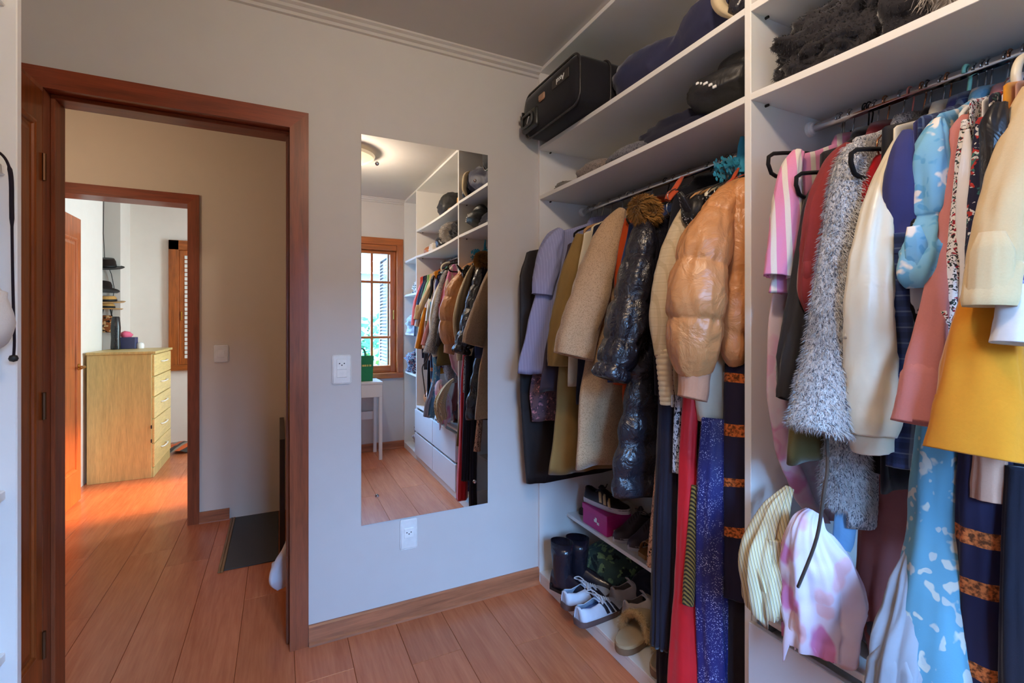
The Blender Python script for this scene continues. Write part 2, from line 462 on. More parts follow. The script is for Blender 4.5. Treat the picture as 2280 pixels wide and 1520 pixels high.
# ------------------------------------------------------------------ doors
def casing(dr, side, xl, xr, top, w, y, matZ, matX):
    # three mitred boards around an opening, on one face of a wall; side -1 faces -y
    y0, y1 = (y-0.016, y) if side < 0 else (y, y+0.016)
    for poly in ([(xl-w, 0), (xl, 0), (xl, top), (xl-w, top+w)], [(xr, 0), (xr+w, 0), (xr+w, top+w), (xr, top)]):
        MB().prism(poly, y0, y1, 'y').build('casing', matZ, dr)
    MB().prism([(xl, top), (xr, top), (xr+w, top+w), (xl-w, top+w)], y0, y1, 'y').build('head_casing', matX, dr)
def leaf(dr, x0, x1, y0, y1, zt, panel, mat, side_handle, hy):
    # an open leaf lying along y, its wide faces towards +x and -x
    lf = MB().bbox(x0, x1, y0, y1, 0.008, zt, b=0.003).build('leaf', mat, dr)
    a0, a1, b0, b1 = panel
    for s, xx in ((1, x1), (-1, x0)):
        fx = lambda d: xx+s*d
        def P(i, d): return [(fx(d), a0+i, b0+i), (fx(d), a1-i, b0+i), (fx(d), a1-i, b1-i), (fx(d), a0+i, b1-i)]
        MB().rings([P(-0.004, 0), P(0.0, 0.007), P(0.008, 0.009), P(0.016, 0.006), P(0.02, 0.0005)]).build('panel_moulding', mat, lf)
        MB().rings([P(0.03, 0.0), P(0.05, 0.006)], True, False, True).build('panel_field', mat, lf)
    for s, xx in ((1, x1), (-1, x0)):
        h = MB(); h.lathe([(0.0, 0), (0.024, 0), (0.024, 0.006*s), (0.009, 0.01*s), (0.009, 0.04*s), (0, 0.04*s)], (xx, hy, 1.0), 16, 'x')
        h.tube([(xx+s*0.038, hy, 1.0), (xx+s*0.042, hy+side_handle*0.03, 1.0), (xx+s*0.042, hy+side_handle*0.1, 0.995)], 0.008, 8)
        h.build('door_handle', M_brass, lf, smooth='auto')
    for hz in (0.25, 1.05, 1.85):
        yh = y1 if abs(y1-D) < 0.1 else y0
        MB().tube([(x1+0.004, yh, hz-0.045), (x1+0.004, yh, hz+0.045)], 0.006, 8).build('hinge', plain('bronze_hinge', (96, 62, 36), 0.4, 0.6), lf, smooth='auto')
    return lf
d1 = struct('door_1', (0.0, D, 0))
M_jamb = M_frameZ
for b in ((-0.747, -0.712), (0.037, 0.072)):
    boxpart('jamb', M_frameZ, d1, b[0], b[1], D-0.002, D+0.132, 0, 2.12)
boxpart('head_jamb', M_frameX, d1, -0.747, 0.072, D-0.002, D+0.132, 2.12, 2.155)
boxpart('door_stop', M_frameX, d1, -0.712, 0.037, D+0.04, D+0.128, 2.105, 2.12)
boxpart('door_stop', M_frameZ, d1, 0.024, 0.037, D+0.04, D+0.128, 0, 2.105)
boxpart('door_stop', M_frameZ, d1, -0.712, -0.699, D+0.04, D+0.128, 0, 2.105)
casing(d1, -1, -0.712, 0.037, 2.117, 0.07, D, M_frameZ, M_frameX)
casing(d1, 1, -0.712, 0.037, 2.117, 0.07, D+0.13, M_frameZ, M_frameX)
boxpart('strike_plate', M_brass, d1, 0.0335, 0.0365, D+0.006, D+0.03, 0.93, 1.09, bev=0.001)
leaf(d1, -0.748, -0.713, 1.39, 2.122, 2.105, (1.46, 2.06, 0.24, 1.985), M_leafZ, 1, 1.45)
d2 = struct('door_2', (-0.92, Y2, 0))
for b in ((-1.345, -1.31), (-0.542, -0.508)):
    boxpart('jamb', M_frameZ, d2, b[0], b[1], Y2-0.002, Y2+0.132, 0, 2.105)
boxpart('head_jamb', M_frameX, d2, -1.345, -0.508, Y2-0.002, Y2+0.132, 2.105, 2.14)
casing(d2, -1, -1.31, -0.542, 2.105, 0.065, Y2, M_frameZ, M_frameX)
casing(d2, 1, -1.31, -0.542, 2.105, 0.065, Y2+0.13, M_frameZ, M_frameX)
leaf(d2, -1.372, -1.337, 3.87, 4.625, 2.1, (3.96, 4.53, 0.24, 1.94), M_leaf2, -1, 4.57)

# ------------------------------------------------------------------ closet window, behind the photographer, seen in the mirror
w1 = struct('window_1', (0.62, -0.865, 0.745))
def bp(name, mat, *b, bev=0.003): return boxpart(name, mat, w1, *b, bev=bev)
bp('frame_head', M_winX, 0.05, 1.18, -0.925, -0.785, 2.14, 2.21)
bp('frame_sill', M_winX, 0.05, 1.18, -0.925, -0.775, 0.745, 0.80)
bp('frame_side', M_win, 0.05, 0.115, -0.925, -0.785, 0.80, 2.14)
bp('frame_side', M_win, 1.115, 1.18, -0.925, -0.785, 0.80, 2.14)
bp('head_box', M_winX, 0.115, 1.115, -0.90, -0.80, 2.085, 2.14)
for (a, b) in ((0.115, 0.612), (0.618, 1.115)):
    st = 0.062
    bp('casement_stile', M_win, a, a+st, -0.885, -0.84, 0.80, 2.085)
    bp('casement_stile', M_win, b-st, b, -0.885, -0.84, 0.80, 2.085)
    bp('casement_rail', M_winX, a+st, b-st, -0.885, -0.84, 0.80, 0.875)
    bp('casement_rail', M_winX, a+st, b-st, -0.885, -0.84, 2.05, 2.085)
    m = (a+b)/2
    bp('muntin', M_win, m-0.012, m+0.012, -0.88, -0.845, 0.875, 2.05)
    for z in (1.173, 1.753): bp('muntin', M_winX, a+st, b-st, -0.881, -0.844, z-0.012, z+0.012)
    for (c, d) in ((a+st, m-0.012), (m+0.012, b-st)):
        for (e, f) in ((0.875, 1.161), (1.185, 1.741), (1.765, 2.05)):
            MB().box(c, d, -0.865, -0.861, e, f).build('pane', M_glass, w1)
bp('window_latch', M_brass, 1.08, 1.092, -0.842, -0.83, 1.36, 1.46, bev=0.002)
# louvred shutter folded open outside
sh = thing('window_shutter', 'dark louvred wooden shutter folded open outside the window', 'shutter', (1.06, -1.2, 0.8))
M_sh = wood('shutter_wood', (92, 82, 78), 'Z', 0.6, coat=0)
for y0, y1 in ((-1.42, -1.37), (-0.99, -0.94)): boxpart('shutter_stile', M_sh, sh, 1.045, 1.085, y0, y1, 0.8, 2.1)
for z0, z1 in ((0.8, 0.87), (2.03, 2.1)): boxpart('shutter_rail', M_sh, sh, 1.045, 1.085, -1.37, -0.99, z0, z1)
sl = None
for i in range(31):
    z = 0.895+i*0.037
    if sl is None:
        mb = MB().bbox(-0.03, 0.03, -0.19, 0.19, -0.004, 0.004, b=0.001); mb.xf(Matrix.Rotation(math.radians(-40), 4, 'Y'))
        sl = mb.build('slat', M_sh, sh, local=True)
    else:
        o = sl.copy(); C.objects.link(o); sl2 = o
    (sl if i == 0 else sl2).location = Vector((1.065, -1.18, z))-sh.location
# outdoors
M_grass = plain('garden_ground', (46, 58, 26), 0.95)
yard = MB().box(-14, 14, -16, -1.0, -3.2, -3.0).build('garden_ground', M_grass); yard['kind'] = 'structure'
nb = thing('neighbour_house', 'pale rendered house with terracotta roof beyond the garden', 'building', (0.5, -9, -3))
M_house = plain('house_render', (88, 84, 82), 0.9); M_tile = plain('roof_terracotta', (92, 52, 36), 0.9)
boxpart('house_wall', M_house, nb, -6, 6, -10.5, -8.5, -3, 2.6)
for x0 in (-3.8, -1.4, 0.4, 2.6): boxpart('house_window', M_dark, nb, x0, x0+0.9, -8.52, -8.46, 0.6, 1.9)
t0 = None
for i in range(46):
    for j in range(3):
        mb = None
        if t0 is None:
            mb = MB(); mb.rings([[(0.13*math.cos(a), yy, 0.06*math.sin(a)+zz) for a in [math.pi*k/6 for k in range(7)]] for yy, zz in ((0, 0), (-0.62, 0.36))], False)
            t0 = mb.build('roof_tile', M_tile, nb, smooth=True, local=True); o = t0
        else:
            o = t0.copy(); C.objects.link(o)
        o.location = Vector((-6.1+i*0.266, -8.25-j*0.6, 2.55+j*0.35))-nb.location
def bush(name, label, c, r, col, n=900, seed=1, parent_cat='shrub', leaf_s=0.09):
    rnd = random.Random(seed)
    t = thing(name, label, parent_cat, (c[0], c[1], -3.0))
    mb = MB()
    for i in range(n):
        while True:
            d = Vector((rnd.uniform(-1, 1), rnd.uniform(-1, 1), rnd.uniform(-1, 1)))
            if 0.2 < d.length < 1: break
        p = Vector(c)+Vector((d.x*r[0], d.y*r[1], d.z*r[2])); s = leaf_s*rnd.uniform(0.6, 1.3)
        a = Vector((rnd.uniform(-1, 1), rnd.uniform(-1, 1), rnd.uniform(-.6, .6))).normalized(); b = a.cross(Vector((rnd.random(), rnd.random(), rnd.random()))).normalized()
        k = len(mb.v); mb.v += [tuple(p), tuple(p+a*s+b*s*0.45), tuple(p+a*s*2), tuple(p+a*s-b*s*0.45)]; mb.f.append((k, k+1, k+2, k+3))
    f = mb.build('foliage', fabric(name+'_leaf_'+str(seed), col, 60, 0.7, 0, 0.4, 0), t); f['kind'] = 'stuff'
    MB().tube([(c[0], c[1], -3.0), (c[0]+0.05, c[1], c[2])], [0.07, 0.04], 7).build('stem', plain('bark', (60, 45, 34), 0.9), t)
bush('garden_shrub', 'yellow green leafy shrub low outside the window', (0.9, -3.6, 0.15), (1.3, 0.9, 0.75), (74, 92, 26), 1300, 3)
bush('garden_shrub', 'darker green shrub in front of the pale house', (1.9, -6.2, 0.6), (1.2, 0.8, 0.9), (34, 74, 40), 900, 5)

# ------------------------------------------------------------------ bedroom window with wooden shutters
w2 = struct('window_2', (-0.7, 6.39, 0.8))
def b2(name, mat, *b): return boxpart(name, mat, w2, *b, bev=0.003)
for x0, x1 in ((-1.094, -1.0), (-0.27, -0.18)): b2('frame_side', M_win, x0, x1, 6.34, 6.40, 0.8, 2.235)
b2('frame_head', M_winX, -1.094, -0.18, 6.34, 6.40, 2.13, 2.235)
b2('frame_sill', M_winX, -1.094, -0.18, 6.32, 6.40, 0.8, 0.86)
for x0, x1 in ((-1.0, -0.64), (-0.63, -0.27)):
    b2('shutter_leaf', M_win, x0, x1, 6.365, 6.389, 0.86, 2.13)
    for k in range(24): b2('slat', M_plast, x0+0.05, x0+0.085, 6.355, 6.366, 0.93+k*0.048, 0.93+k*0.048+0.038)
b2('shutter_latch', M_brass, -0.985, -0.97, 6.352, 6.366, 1.35, 1.45)
w3 = struct('added_side_window', (1.365, 4.7, 0.9))  # unseen side window, added to bring warm light into the bedroom
for b in ((1.3, 1.42, 4.35, 4.40, 0.9, 2.2), (1.3, 1.42, 5.15, 5.20, 0.9, 2.2), (1.3, 1.42, 4.40, 5.15, 0.9, 0.95), (1.3, 1.42, 4.40, 5.15, 2.15, 2.2)):
    boxpart('frame_rail', M_win, w3, *b)
MB().box(1.355, 1.359, 4.40, 5.15, 0.95, 2.15).build('pane', glassy('warm_light_tint_pane', (1.0, 0.79, 0.60), 0.05), w3)  # pane tinted to warm the daylight passing through

# ------------------------------------------------------------------ wardrobe
wd = thing('wardrobe', 'tall white open wardrobe with hanging rods along the wall', 'wardrobe', (1.47, 0.67, 0))
def wp(name, *b, bev=0.0015, mat=None): return boxpart(name, mat or M_white, wd, *b, bev=bev)
XB = 1.745
for y0, y1 in ((2.118, 2.1375), (0.909, 0.930), (-0.30, -0.28), (-0.799, -0.78)): wp('side_panel', WX, XB, y0, y1, 0, HC-0.001)
for y0, y1 in ((0.93, 2.118), (-0.28, 0.909), (-0.78, -0.30)):
    wp('back_panel', XB, XB+0.012, y0-0.005, y1+0.005, 0.0, HC-0.001, bev=0.0005)
    wp('top_panel', WX, XB, y0, y1, HC-0.02, HC-0.001)
    wp('plinth', WX+0.002, WX+0.02, y0, y1, 0, 0.045)
    wp('bottom_board', WX, XB, y0, y1, 0.0455, 0.062 if y1 > 1 else 0.063)
def sag_shelf(y0, y1, z, sag, x0=WX, x1=XB, th=0.02):
    R = []
    for i in range(13):
        t = i/12; y = y0+(y1-y0)*t; dz = -sag*4*t*(1-t)
        R.append([(x0, y, z+dz+0.001), (x0+0.001, y, z+dz), (x1, y, z+dz*0.6), (x1, y, z+dz*0.6+th), (x0+0.001, y, z+dz+th), (x0, y, z+dz+th-0.001)])
    return MB().rings(R, True, True, True).build('shelf', M_white, wd)
sag_shelf(0.93, 2.118, 2.205, 0.004); sag_shelf(0.93, 2.118, 1.954, 0.002)
sag_shelf(-0.28, 0.909, 2.203, 0.012); sag_shelf(-0.28, 0.909, 1.954, 0.016)
sag_shelf(-0.78, -0.30, 1.954, 0); sag_shelf(-0.78, -0.30, 1.60, 0); sag_shelf(-0.78, -0.30, 1.2, 0); sag_shelf(-0.78, -0.30, 0.8, 0)
wp('shoe_shelf', 1.352, XB, 0.93, 2.118, 0.315, 0.333)
for y0, y1 in ((0.932, 2.116), (-0.278, 0.907)):
    MB().tube([(XR, y0, ZR), (XR, y1, ZR)], 0.0125, 16).build('hanging_rod', M_chrome, wd, smooth='auto')
    for ye, s in ((y0, 1), (y1, -1)):
        MB().lathe([(0, 0), (0.022, 0), (0.022, 0.01*s), (0.0165, 0.014*s), (0.0165, 0.02*s), (0, 0.02*s)], (XR, ye-0.0015*s, ZR), 16, 'y').build('rod_bracket', M_plast, wd, smooth='auto')
for y0, y1 in ((0.931, 2.117), (-0.279, 0.908)):
    for z in (2.205, 1.954):
        for ye, s in ((y0, 1), (y1, -1)):
            for xx in (WX+0.06, XB-0.08):
                MB().lathe([(0, 0), (0.004, 0), (0.004, 0.01*s), (0, 0.01*s)], (xx, ye, z-0.006), 8, 'y').build('shelf_pin', M_dark, wd)
# drawer chest inside the middle bay
dc = thing('drawer_chest', 'low white four-drawer chest built into the bottom of the wardrobe', 'drawers', (1.46, 0.31, 0.063))
boxpart('chest_top', M_white, dc, WX, XB-0.002, -0.279, 0.908, 0.512, 0.53)
boxpart('chest_base', M_white, dc, WX+0.025, XB-0.002, -0.279, 0.908, 0.0635, 0.082)
for y0, y1 in ((-0.279, -0.262), (0.306, 0.322), (0.891, 0.908)): boxpart('chest_side', M_white, dc, WX+0.002, XB-0.002, y0, y1, 0.082, 0.512)
for y0, y1 in ((-0.277, 0.312), (0.316, 0.906)):
    for z0, z1 in ((0.066, 0.272), (0.290, 0.498)):
        df = boxpart('drawer', M_drawer, dc, WX-0.018, WX, y0+0.002, y1-0.002, z0, z1, bev=0.002)
        boxpart('drawer_box', M_white, df, WX, XB-0.06, y0+0.03, y1-0.03, z0+0.02, z1-0.03)

# ================================================================== clothes
def nz(x, y, z): return noise.noise(Vector((x, y, z)))
def tube_cloth(mb, pts, N=30, rows=46, wr=0.14, seed=0, flat=0.7, pleat=None, quilt=None, hollow=True, ragged=0.0, sq=1.0, qd=0.26):
    """a sleeve, leg or skirt: pts are (centre Vector, half width).  Rings stand square to the path."""
    P = smooth_path([(p.x, p.y, p.z, r) for p, r in pts], rows)
    R = []
    L = 0.0; prev = None
    for i, (x, y, z, r) in enumerate(P):
        p = Vector((x, y, z))
        q0 = Vector(P[max(i-1, 0)][:3]); q1 = Vector(P[min(i+1, rows-1)][:3]); t = (q1-q0).normalized()
        if prev is not None: L += (p-prev).length
        prev = p
        vd = Vector((x, y, 0)).normalized(); e1 = Vector((vd.y, -vd.x, 0))
        e1 = (e1-t*e1.dot(t)).normalized(); e2 = t.cross(e1)
        ring = []
        T = i/(rows-1)
        for j in range(N):
            a = 2*math.pi*j/N; ca, sa = math.cos(a), math.sin(a)
            if sq != 1.0: ca = math.copysign(abs(ca)**sq, ca); sa = math.copysign(abs(sa)**sq, sa)
            k = 1.0 + wr*(1.3*nz(ca*1.6+seed*3.1, sa*1.6, L*2.6)+(0.0 if quilt else 0.9)*(0.45-2*abs(nz(ca*1.7+seed, sa*1.7+5, L*9+ca*1.3+sa*0.8)))+0.9*nz(ca*4.2+seed, sa*4.2+2, L*3.5)+0.35*nz(ca*3+seed, sa*3, L*30))
            if pleat: k += pleat[1]*(0.35+0.65*T)*math.sin(pleat[0]*a+seed+1.2*nz(seed, L*3, 0))
            if quilt:
                ph = 0.0
                for s0, s1 in zip(quilt[:-1], quilt[1:]):
                    if s0 <= T <= s1: ph = math.sin(math.pi*(T-s0)/(s1-s0)); break
                ph = max(ph, 0)
                k *= 1.03-qd+qd*ph**0.42 + (qd*0.55)*(1-ph)**1.3*nz(ca*7.5+seed, sa*7.5, T*3) + qd*0.45*(0.25-abs(nz(ca*2.6+seed, sa*2.6+L*6, L*17))) + qd*0.25*nz(ca*6+seed, sa*6, L*20)
            zz = ragged*nz(a*2, seed, 7)*(1 if i == rows-1 else 0)
            ring.append(p+e1*ca*r*k+e2*sa*r*k*flat+t*zz)
        R.append(ring)
    if hollow:
        last = R[-1]; c = sum(last, Vector())/N
        t = (Vector(P[-1][:3])-Vector(P[-2][:3])).normalized()
        R.append([q+(c-q)*0.05-t*0.002 for q in last])
        for s_, up in ((0.10, 0.02), (0.16, 0.09), (0.5, 0.12)): R.append([q+(c-q)*s_-t*up for q in last])
    return mb.rings(R, True, True, True)
def wpx(p, w): return w*depth(p)/F
def PX(lst, Y):
    """(u, v, half width px[, y]) measured in the picture, on the plane y = Y, to centres and radii"""
    out = []
    for q in lst:
        yy = q[3] if len(q) > 3 else Y
        p = atY(q[0], q[1], yy); out.append((p, wpx(p, q[2])))
    return out
def body_cloth(mb, Y, prof, thick=0.02, amp=0.0, lam=0.09, seed=0, rows=30, N=44, neck=True, quilt=None, lean=0.0, back=None, ztop=None):
    """a hanging panel across the rod: prof is [(x front, z), ...] from the shoulder down to the hem"""
    if quilt: rows = 72
    ks = sorted(prof, key=lambda q: -q[1])
    zs = [q[1] for q in ks]
    def xf(z):
        if z >= zs[0]: return ks[0][0]
        for a, b in zip(ks[:-1], ks[1:]):
            if b[1] <= z <= a[1]:
                f = (a[1]-z)/max(1e-6, a[1]-b[1]); f = f*f*(3-2*f)*0.5+f*0.5
                return a[0]+(b[0]-a[0])*f
        return ks[-1][0]
    zt = zs[0]; zb = zs[-1]
    R = []
    if neck:
        zn = ztop or max(zt+0.065, min(1.84, zt+0.09))
        for f, hw in ((0, 0.045), (0.25, 0.085), (0.6, 0.62), (0.9, 0.95)):
            z = zn+(zt-zn)*f
            x0 = XR-0.0 - ((XR-ks[0][0])*hw if hw > 0.1 else hw)
            R.append((x0, 2*XR-x0, z, 0.7+0.3*f))
    for i in range(rows):
        z = zt+(zb-zt)*i/(rows-1); x0 = xf(z)
        x1 = back(z) if callable(back) else (back if back is not None else min(1.725, 2*XR-x0))
        R.append((x0, x1, z, 1.0))
    out = []
    nn = len(R)
    for i, (x0, x1, z, kk) in enumerate(R):
        T = min(1, max(0, (zt-z)/max(1e-6, zt-zb))); ring = []
        a = (x1-x0)/2; c = (x0+x1)/2
        th = thick*(0.55+0.45*min(1, T*6)) if neck else thick
        if quilt:
            ph = (zt-z)/quilt; ph = abs(math.sin(math.pi*ph)); th *= 0.6+0.5*ph**0.4
        for j in range(N):
            an = 2*math.pi*j/N; ca, sa = math.cos(an), math.sin(an)
            x = c+a*math.copysign(abs(ca)**0.55, ca); yy = th*math.copysign(abs(sa)**0.8, sa)
            fo = amp*(0.15+0.85*T)*(math.sin(2*math.pi*(x-x0)/lam+seed+1.3*nz(seed, z*2.2, 0))+0.6*nz(x*14+seed, z*3, seed))
            x += 0.006*nz(seed, z*9, j*0.2)*T
            if quilt: yy *= 1+0.2*(1-ph)*nz(x*30, z*3, seed)+0.16*nz(x*12+seed, z*16, 2); x -= 0.012*(ph-0.5) if ca < 0 else 0
            ring.append(Vector((x, Y+lean*T+yy+fo, z+(0.012*nz(x*9, seed, 3) if i == nn-1 else 0))))
        out.append(ring)
    last = out[-1]; c = sum(last, Vector())/N
    for s_, up in ((0.03, 0.004), (0.05, 0.06)): out.append([Vector((q.x+(c.x-q.x)*s_, q.y+(Y+lean-q.y)*0.3, q.z+up)) for q in last])
    return mb.rings(out, True, True, True)

HM = dict(black=fabric('hanger_black_velvet', (22, 20, 22), 900, 0.8, 0.1), wire=plain('hanger_wire', (190, 190, 190), 0.25, 1.0), wood=wood('hanger_wood', (186, 140, 92), 'X', 0.4),
          mint=plain('hanger_mint_plastic', (150, 214, 190), 0.35), cream=plain('hanger_cream_plastic', (226, 214, 186), 0.4), white=plain('hanger_white_plastic', (228, 228, 226), 0.35),
          copper=plain('hanger_copper', (208, 140, 100), 0.25, 1.0), rose=plain('hanger_rose_plastic', (214, 120, 110), 0.4))
WHERE = {}
def hanger(Y, kind, label, half=0.2, zc=1.835, drop=0.07, dx=0.0, group='clothes hangers on the rods', loop=0.05):
    t = thing('clothes_hanger', label, 'hanger', (XR, Y, zc-drop-loop), group)
    hookm = HM['wire'] if kind in ('black', 'wood', 'wire', 'white') else HM[kind]
    r = 0.0135 + 0.0035
    pts = [(XR+dx*0.3+0.004, Y, zc), (XR, Y, zc+0.03), (XR+0.016, Y, ZR-0.012)] + [(XR+r*math.cos(a), Y, ZR+r*math.sin(a)) for a in [math.radians(d) for d in range(-20, 215, 24)]]
    MB().tube(pts, 0.0019 if kind != 'mint' else 0.0042, 6).build('hook', hookm if kind != 'black' or random.random() < 0.6 else HM['black'], t, smooth=True)
    rr = {'wire': 0.0018, 'copper': 0.0018, 'wood': 0.007, 'mint': 0.005, 'cream': 0.006, 'white': 0.005, 'black': 0.0052, 'rose': 0.005}[kind]
    top = []
    for s in (1, -1):
        tip = [(XR+dx+s*f*half, Y, zc-drop*f**1.5) for f in (0.0, 0.25, 0.5, 0.75, 0.93)]
        tip += [(XR+dx+s*half*1.02, Y, zc-drop-0.008), (XR+dx+s*half*1.03, Y, zc-drop-loop*0.5), (XR+dx+s*half*0.97, Y, zc-drop-loop*0.9), (XR+dx+s*half*0.88, Y, zc-drop-loop), (XR+dx, Y, zc-drop-loop)]
        MB().tube(tip, rr, 7).build('hanger_arm', HM[kind], t, smooth=True)
    return t
def garment(name, label, cat, mat, Y, body=None, sleeve=None, far=True, hang='black', group=None, thick=0.02, amp=0.006, lam=0.09, seed=None,
            wr=0.15, flat=0.7, cuff=None, cuff_mat=None, collar=True, quilt=None, bquilt=None, pleat=None, lean=0.0, back=None, hlabel=None, sleeve_mat=None, extra=None, bmat=None, N=32, rows=50, ragged=0.0, neck=True, dx=0.0, qd=0.26):
    seed = seed if seed is not None else (Y*37.3) % 11
    prof = body or [(1.22, 1.755), (1.21, 1.3)]
    zb = min(q[1] for q in prof); zt = max(q[1] for q in prof)
    t = thing(name, label, cat, (XR, Y, zb), group)
    mb = MB(); body_cloth(mb, Y, prof, thick, amp, lam, seed, quilt=bquilt, lean=lean, back=back, neck=neck)
    mb.build('body', bmat or mat, t, smooth=True)
    if sleeve:
        mb = MB(); tube_cloth(mb, sleeve, N, rows, wr, seed, flat, pleat, quilt, ragged=ragged, qd=qd)
        mb.build('sleeve', sleeve_mat or mat, t, smooth=True)
        if far:
            fs = [(Vector((min(1.70, 2*XR-p.x+0.02), Y+(p.y-Y)*0.5, p.z)), min(r, 0.035)) for p, r in sleeve]
            mb = MB(); tube_cloth(mb, fs, 12, 16, wr, seed+3, 0.8); mb.build('sleeve', sleeve_mat or mat, t, smooth=True)
        if cuff:
            mb = MB(); tube_cloth(mb, cuff, N, 12, 0.04, seed, flat, (22, 0.035)); mb.build('cuff', cuff_mat or mat, t, smooth=True)
    if collar and neck:
        zn = max(zt+0.065, min(1.84, zt+0.09)); mb = MB()
        R = []
        for dz, k in ((-0.03, 1.25), (0.0, 1.1), (0.022, 1.15), (0.0, 1.45), (-0.035, 1.6)):
            R.append([Vector((XR+0.055*k*math.cos(a), Y+(0.016+0.006*k)*math.sin(a), zn+dz+0.012*math.cos(a))) for a in [2*math.pi*j/16 for j in range(16)]])
        mb.rings(R); mb.build('collar', mat, t, smooth=True)
    if extra: extra(t)
    if hang:
        hanger(Y, hang, hlabel or ('%s hanger carrying the %s' % ({'wire': 'thin metal', 'black': 'black velvet', 'wood': 'wooden', 'mint': 'mint green plastic', 'cream': 'cream plastic', 'white': 'white plastic', 'copper': 'copper wire', 'rose': 'rose plastic'}[hang], name.replace('_', ' '))),
               half=0.2, zc=max(zt+0.055, 1.815), drop=0.06, loop=0.04, dx=dx)
    return t
def EB(lst, Y):
    """front edge measured in the picture, (u, v) -> (x, z) on the plane y = Y"""
    out = []
    for q in lst:
        p = atY(q[0], q[1], q[2] if len(q) > 2 else Y); out.append((p.x, p.z))
    return out
def long_piece(name, label, cat, mat, Y, pts, group=None, pleat=(9, 0.10), wr=0.05, flat=0.7, hang='wire', rows=40, N=44, seed=None, sq=1.0, ragged=0.0, extra=None, top=True, hlabel=None):
    """skirt, dress or trousers: a wide hanging tube whose unseen top runs up to its hanger"""
    seed = seed if seed is not None else (Y*53.7) % 9
    P = PX(pts, Y)
    t = thing(name, label, cat, (P[0][0].x, Y, min(p.z for p, r in P)), group)
    mb = MB(); tube_cloth(mb, P, N, rows, wr, seed, flat, pleat, sq=sq, ragged=ragged); mb.build('skirt', mat, t, smooth=True)
    if top:
        p0, r0 = P[0]
        mb = MB(); tube_cloth(mb, [(Vector((XR, Y, 1.80)), 0.03), (Vector((XR-0.05, Y, 1.7)), 0.05), (Vector((p0.x*0.6+XR*0.4, (p0.y+Y)/2, (p0.z+1.6)/2)), 0.05), (Vector((p0.x+0.02, p0.y, p0.z-0.04)), r0*0.8)], 18, 16, 0.06, seed, 0.5); mb.build('bodice', mat, t, smooth=True)
    if extra: extra(t)
    if hang: hanger(Y, hang, hlabel or ('slim hanger carrying the ' + name.replace('_', ' ')), zc=1.83)
    return t
def spikes(o_parent, name, src, n, ln, mat, seed=1, down=0.6, wid=0.0011):
    """fibres standing off the faces of a part"""
    rnd = random.Random(seed); me = src.data; mb = MB()
    polys = [p for p in me.polygons]
    ar = [p.area for p in polys]; off = src.location if src.parent else Vector()
    for p in rnd.choices(polys, weights=ar, k=n):
        vs = [me.vertices[i].co for i in p.vertices]
        a, b = rnd.random(), rnd.random()
        q = vs[0]*(1-a)*(1-b)+vs[1]*a*(1-b)+vs[2 % len(vs)]*a*b+vs[-1]*(1-a)*b
        d = (p.normal*rnd.uniform(0.5, 1.0)+Vector((rnd.uniform(-.5, .5), rnd.uniform(-.5, .5), -down*rnd.random()-0.1))).normalized()
        s = p.normal.cross(d); s = s.normalized() if s.length > 1e-4 else Vector((1, 0, 0))
        k = len(mb.v); l = ln*rnd.uniform(0.5, 1.2)
        mb.v += [tuple(q-s*wid), tuple(q+s*wid), tuple(q+d*l*0.6+s*wid*0.8+Vector((0, 0, -l*0.1))), tuple(q+d*l+Vector((0, 0, -l*0.3)))]
        mb.f += [(k, k+1, k+2), (k, k+2, k+3)]
    o = mb.build(name, mat, o_parent, local=True); o.location = src.location; o['kind'] = 'stuff'; return o

G1, G2 = 'clothes hanging in the bay beside the mirror', 'clothes hanging in the bay above the drawers'
# ---- bay beside the mirror, from the far wall towards the divider
garment('garment_bag', 'long black garment bag hanging at the wall end of the rod', 'garment bag', leather('black_bag_cloth', (38, 33, 34), 0.55, 0.3, 60, 0.25), 2.055,
        EB([(1172, 562), (1157, 612), (1157, 850), (1165, 1000), (1171, 1076)], 2.055), thick=0.022, amp=0.004, collar=False, hang='white', group=G1)
garment('lavender_shirt', 'lavender blue short-sleeved cotton shirt beside the black garment bag', 'shirt', stripes('lavender_cotton', [((150, 152, 190), 3), ((162, 164, 200), 1)], 0.012), 1.955,
        EB([(1232, 520), (1196, 640), (1176, 720), (1153, 832)], 1.955), PX([(1250, 512, 10), (1236, 535, 22), (1222, 580, 26), (1209, 630, 24), (1206, 656, 23)], 1.94), thick=0.03, amp=0.008, lam=0.07, wr=0.16, hang='cream', group=G1, hlabel='cream hanger with a wide curved end above the lavender shirt')
garment('mauve_floral_top', 'mauve and pink floral top hanging below the lavender shirt hem', 'top', floral('mauve_floral', (108, 84, 92), [(190, 130, 140), (70, 60, 80)], 40, 0.3), 2.005,
        EB([(1218, 560), (1196, 760), (1181, 880), (1186, 938)], 2.005), thick=0.016, amp=0.008, hang='wire', group=G1)
garment('plum_cardigan', 'dark plum grey long cardigan between lavender shirt and olive coat', 'cardigan', fabric('plum_knit', (66, 56, 66), 500), 1.885,
        EB([(1264, 545), (1243, 630), (1224, 720), (1210, 800), (1200, 872)], 1.885), thick=0.018, amp=0.006, hang='black', group=G1)
garment('olive_coat', 'olive tan long coat next to the beige wool coat', 'coat', fabric('olive_wool', (140, 112, 66), 700), 1.80,
        EB([(1292, 525), (1262, 680), (1246, 820), (1237, 950), (1222, 1058)], 1.80), PX([(1292, 522, 9), (1276, 590, 19), (1258, 680, 24), (1245, 760, 26), (1244, 814, 27)], 1.80), thick=0.026, amp=0.01, lam=0.12, hang='wood', group=G1)
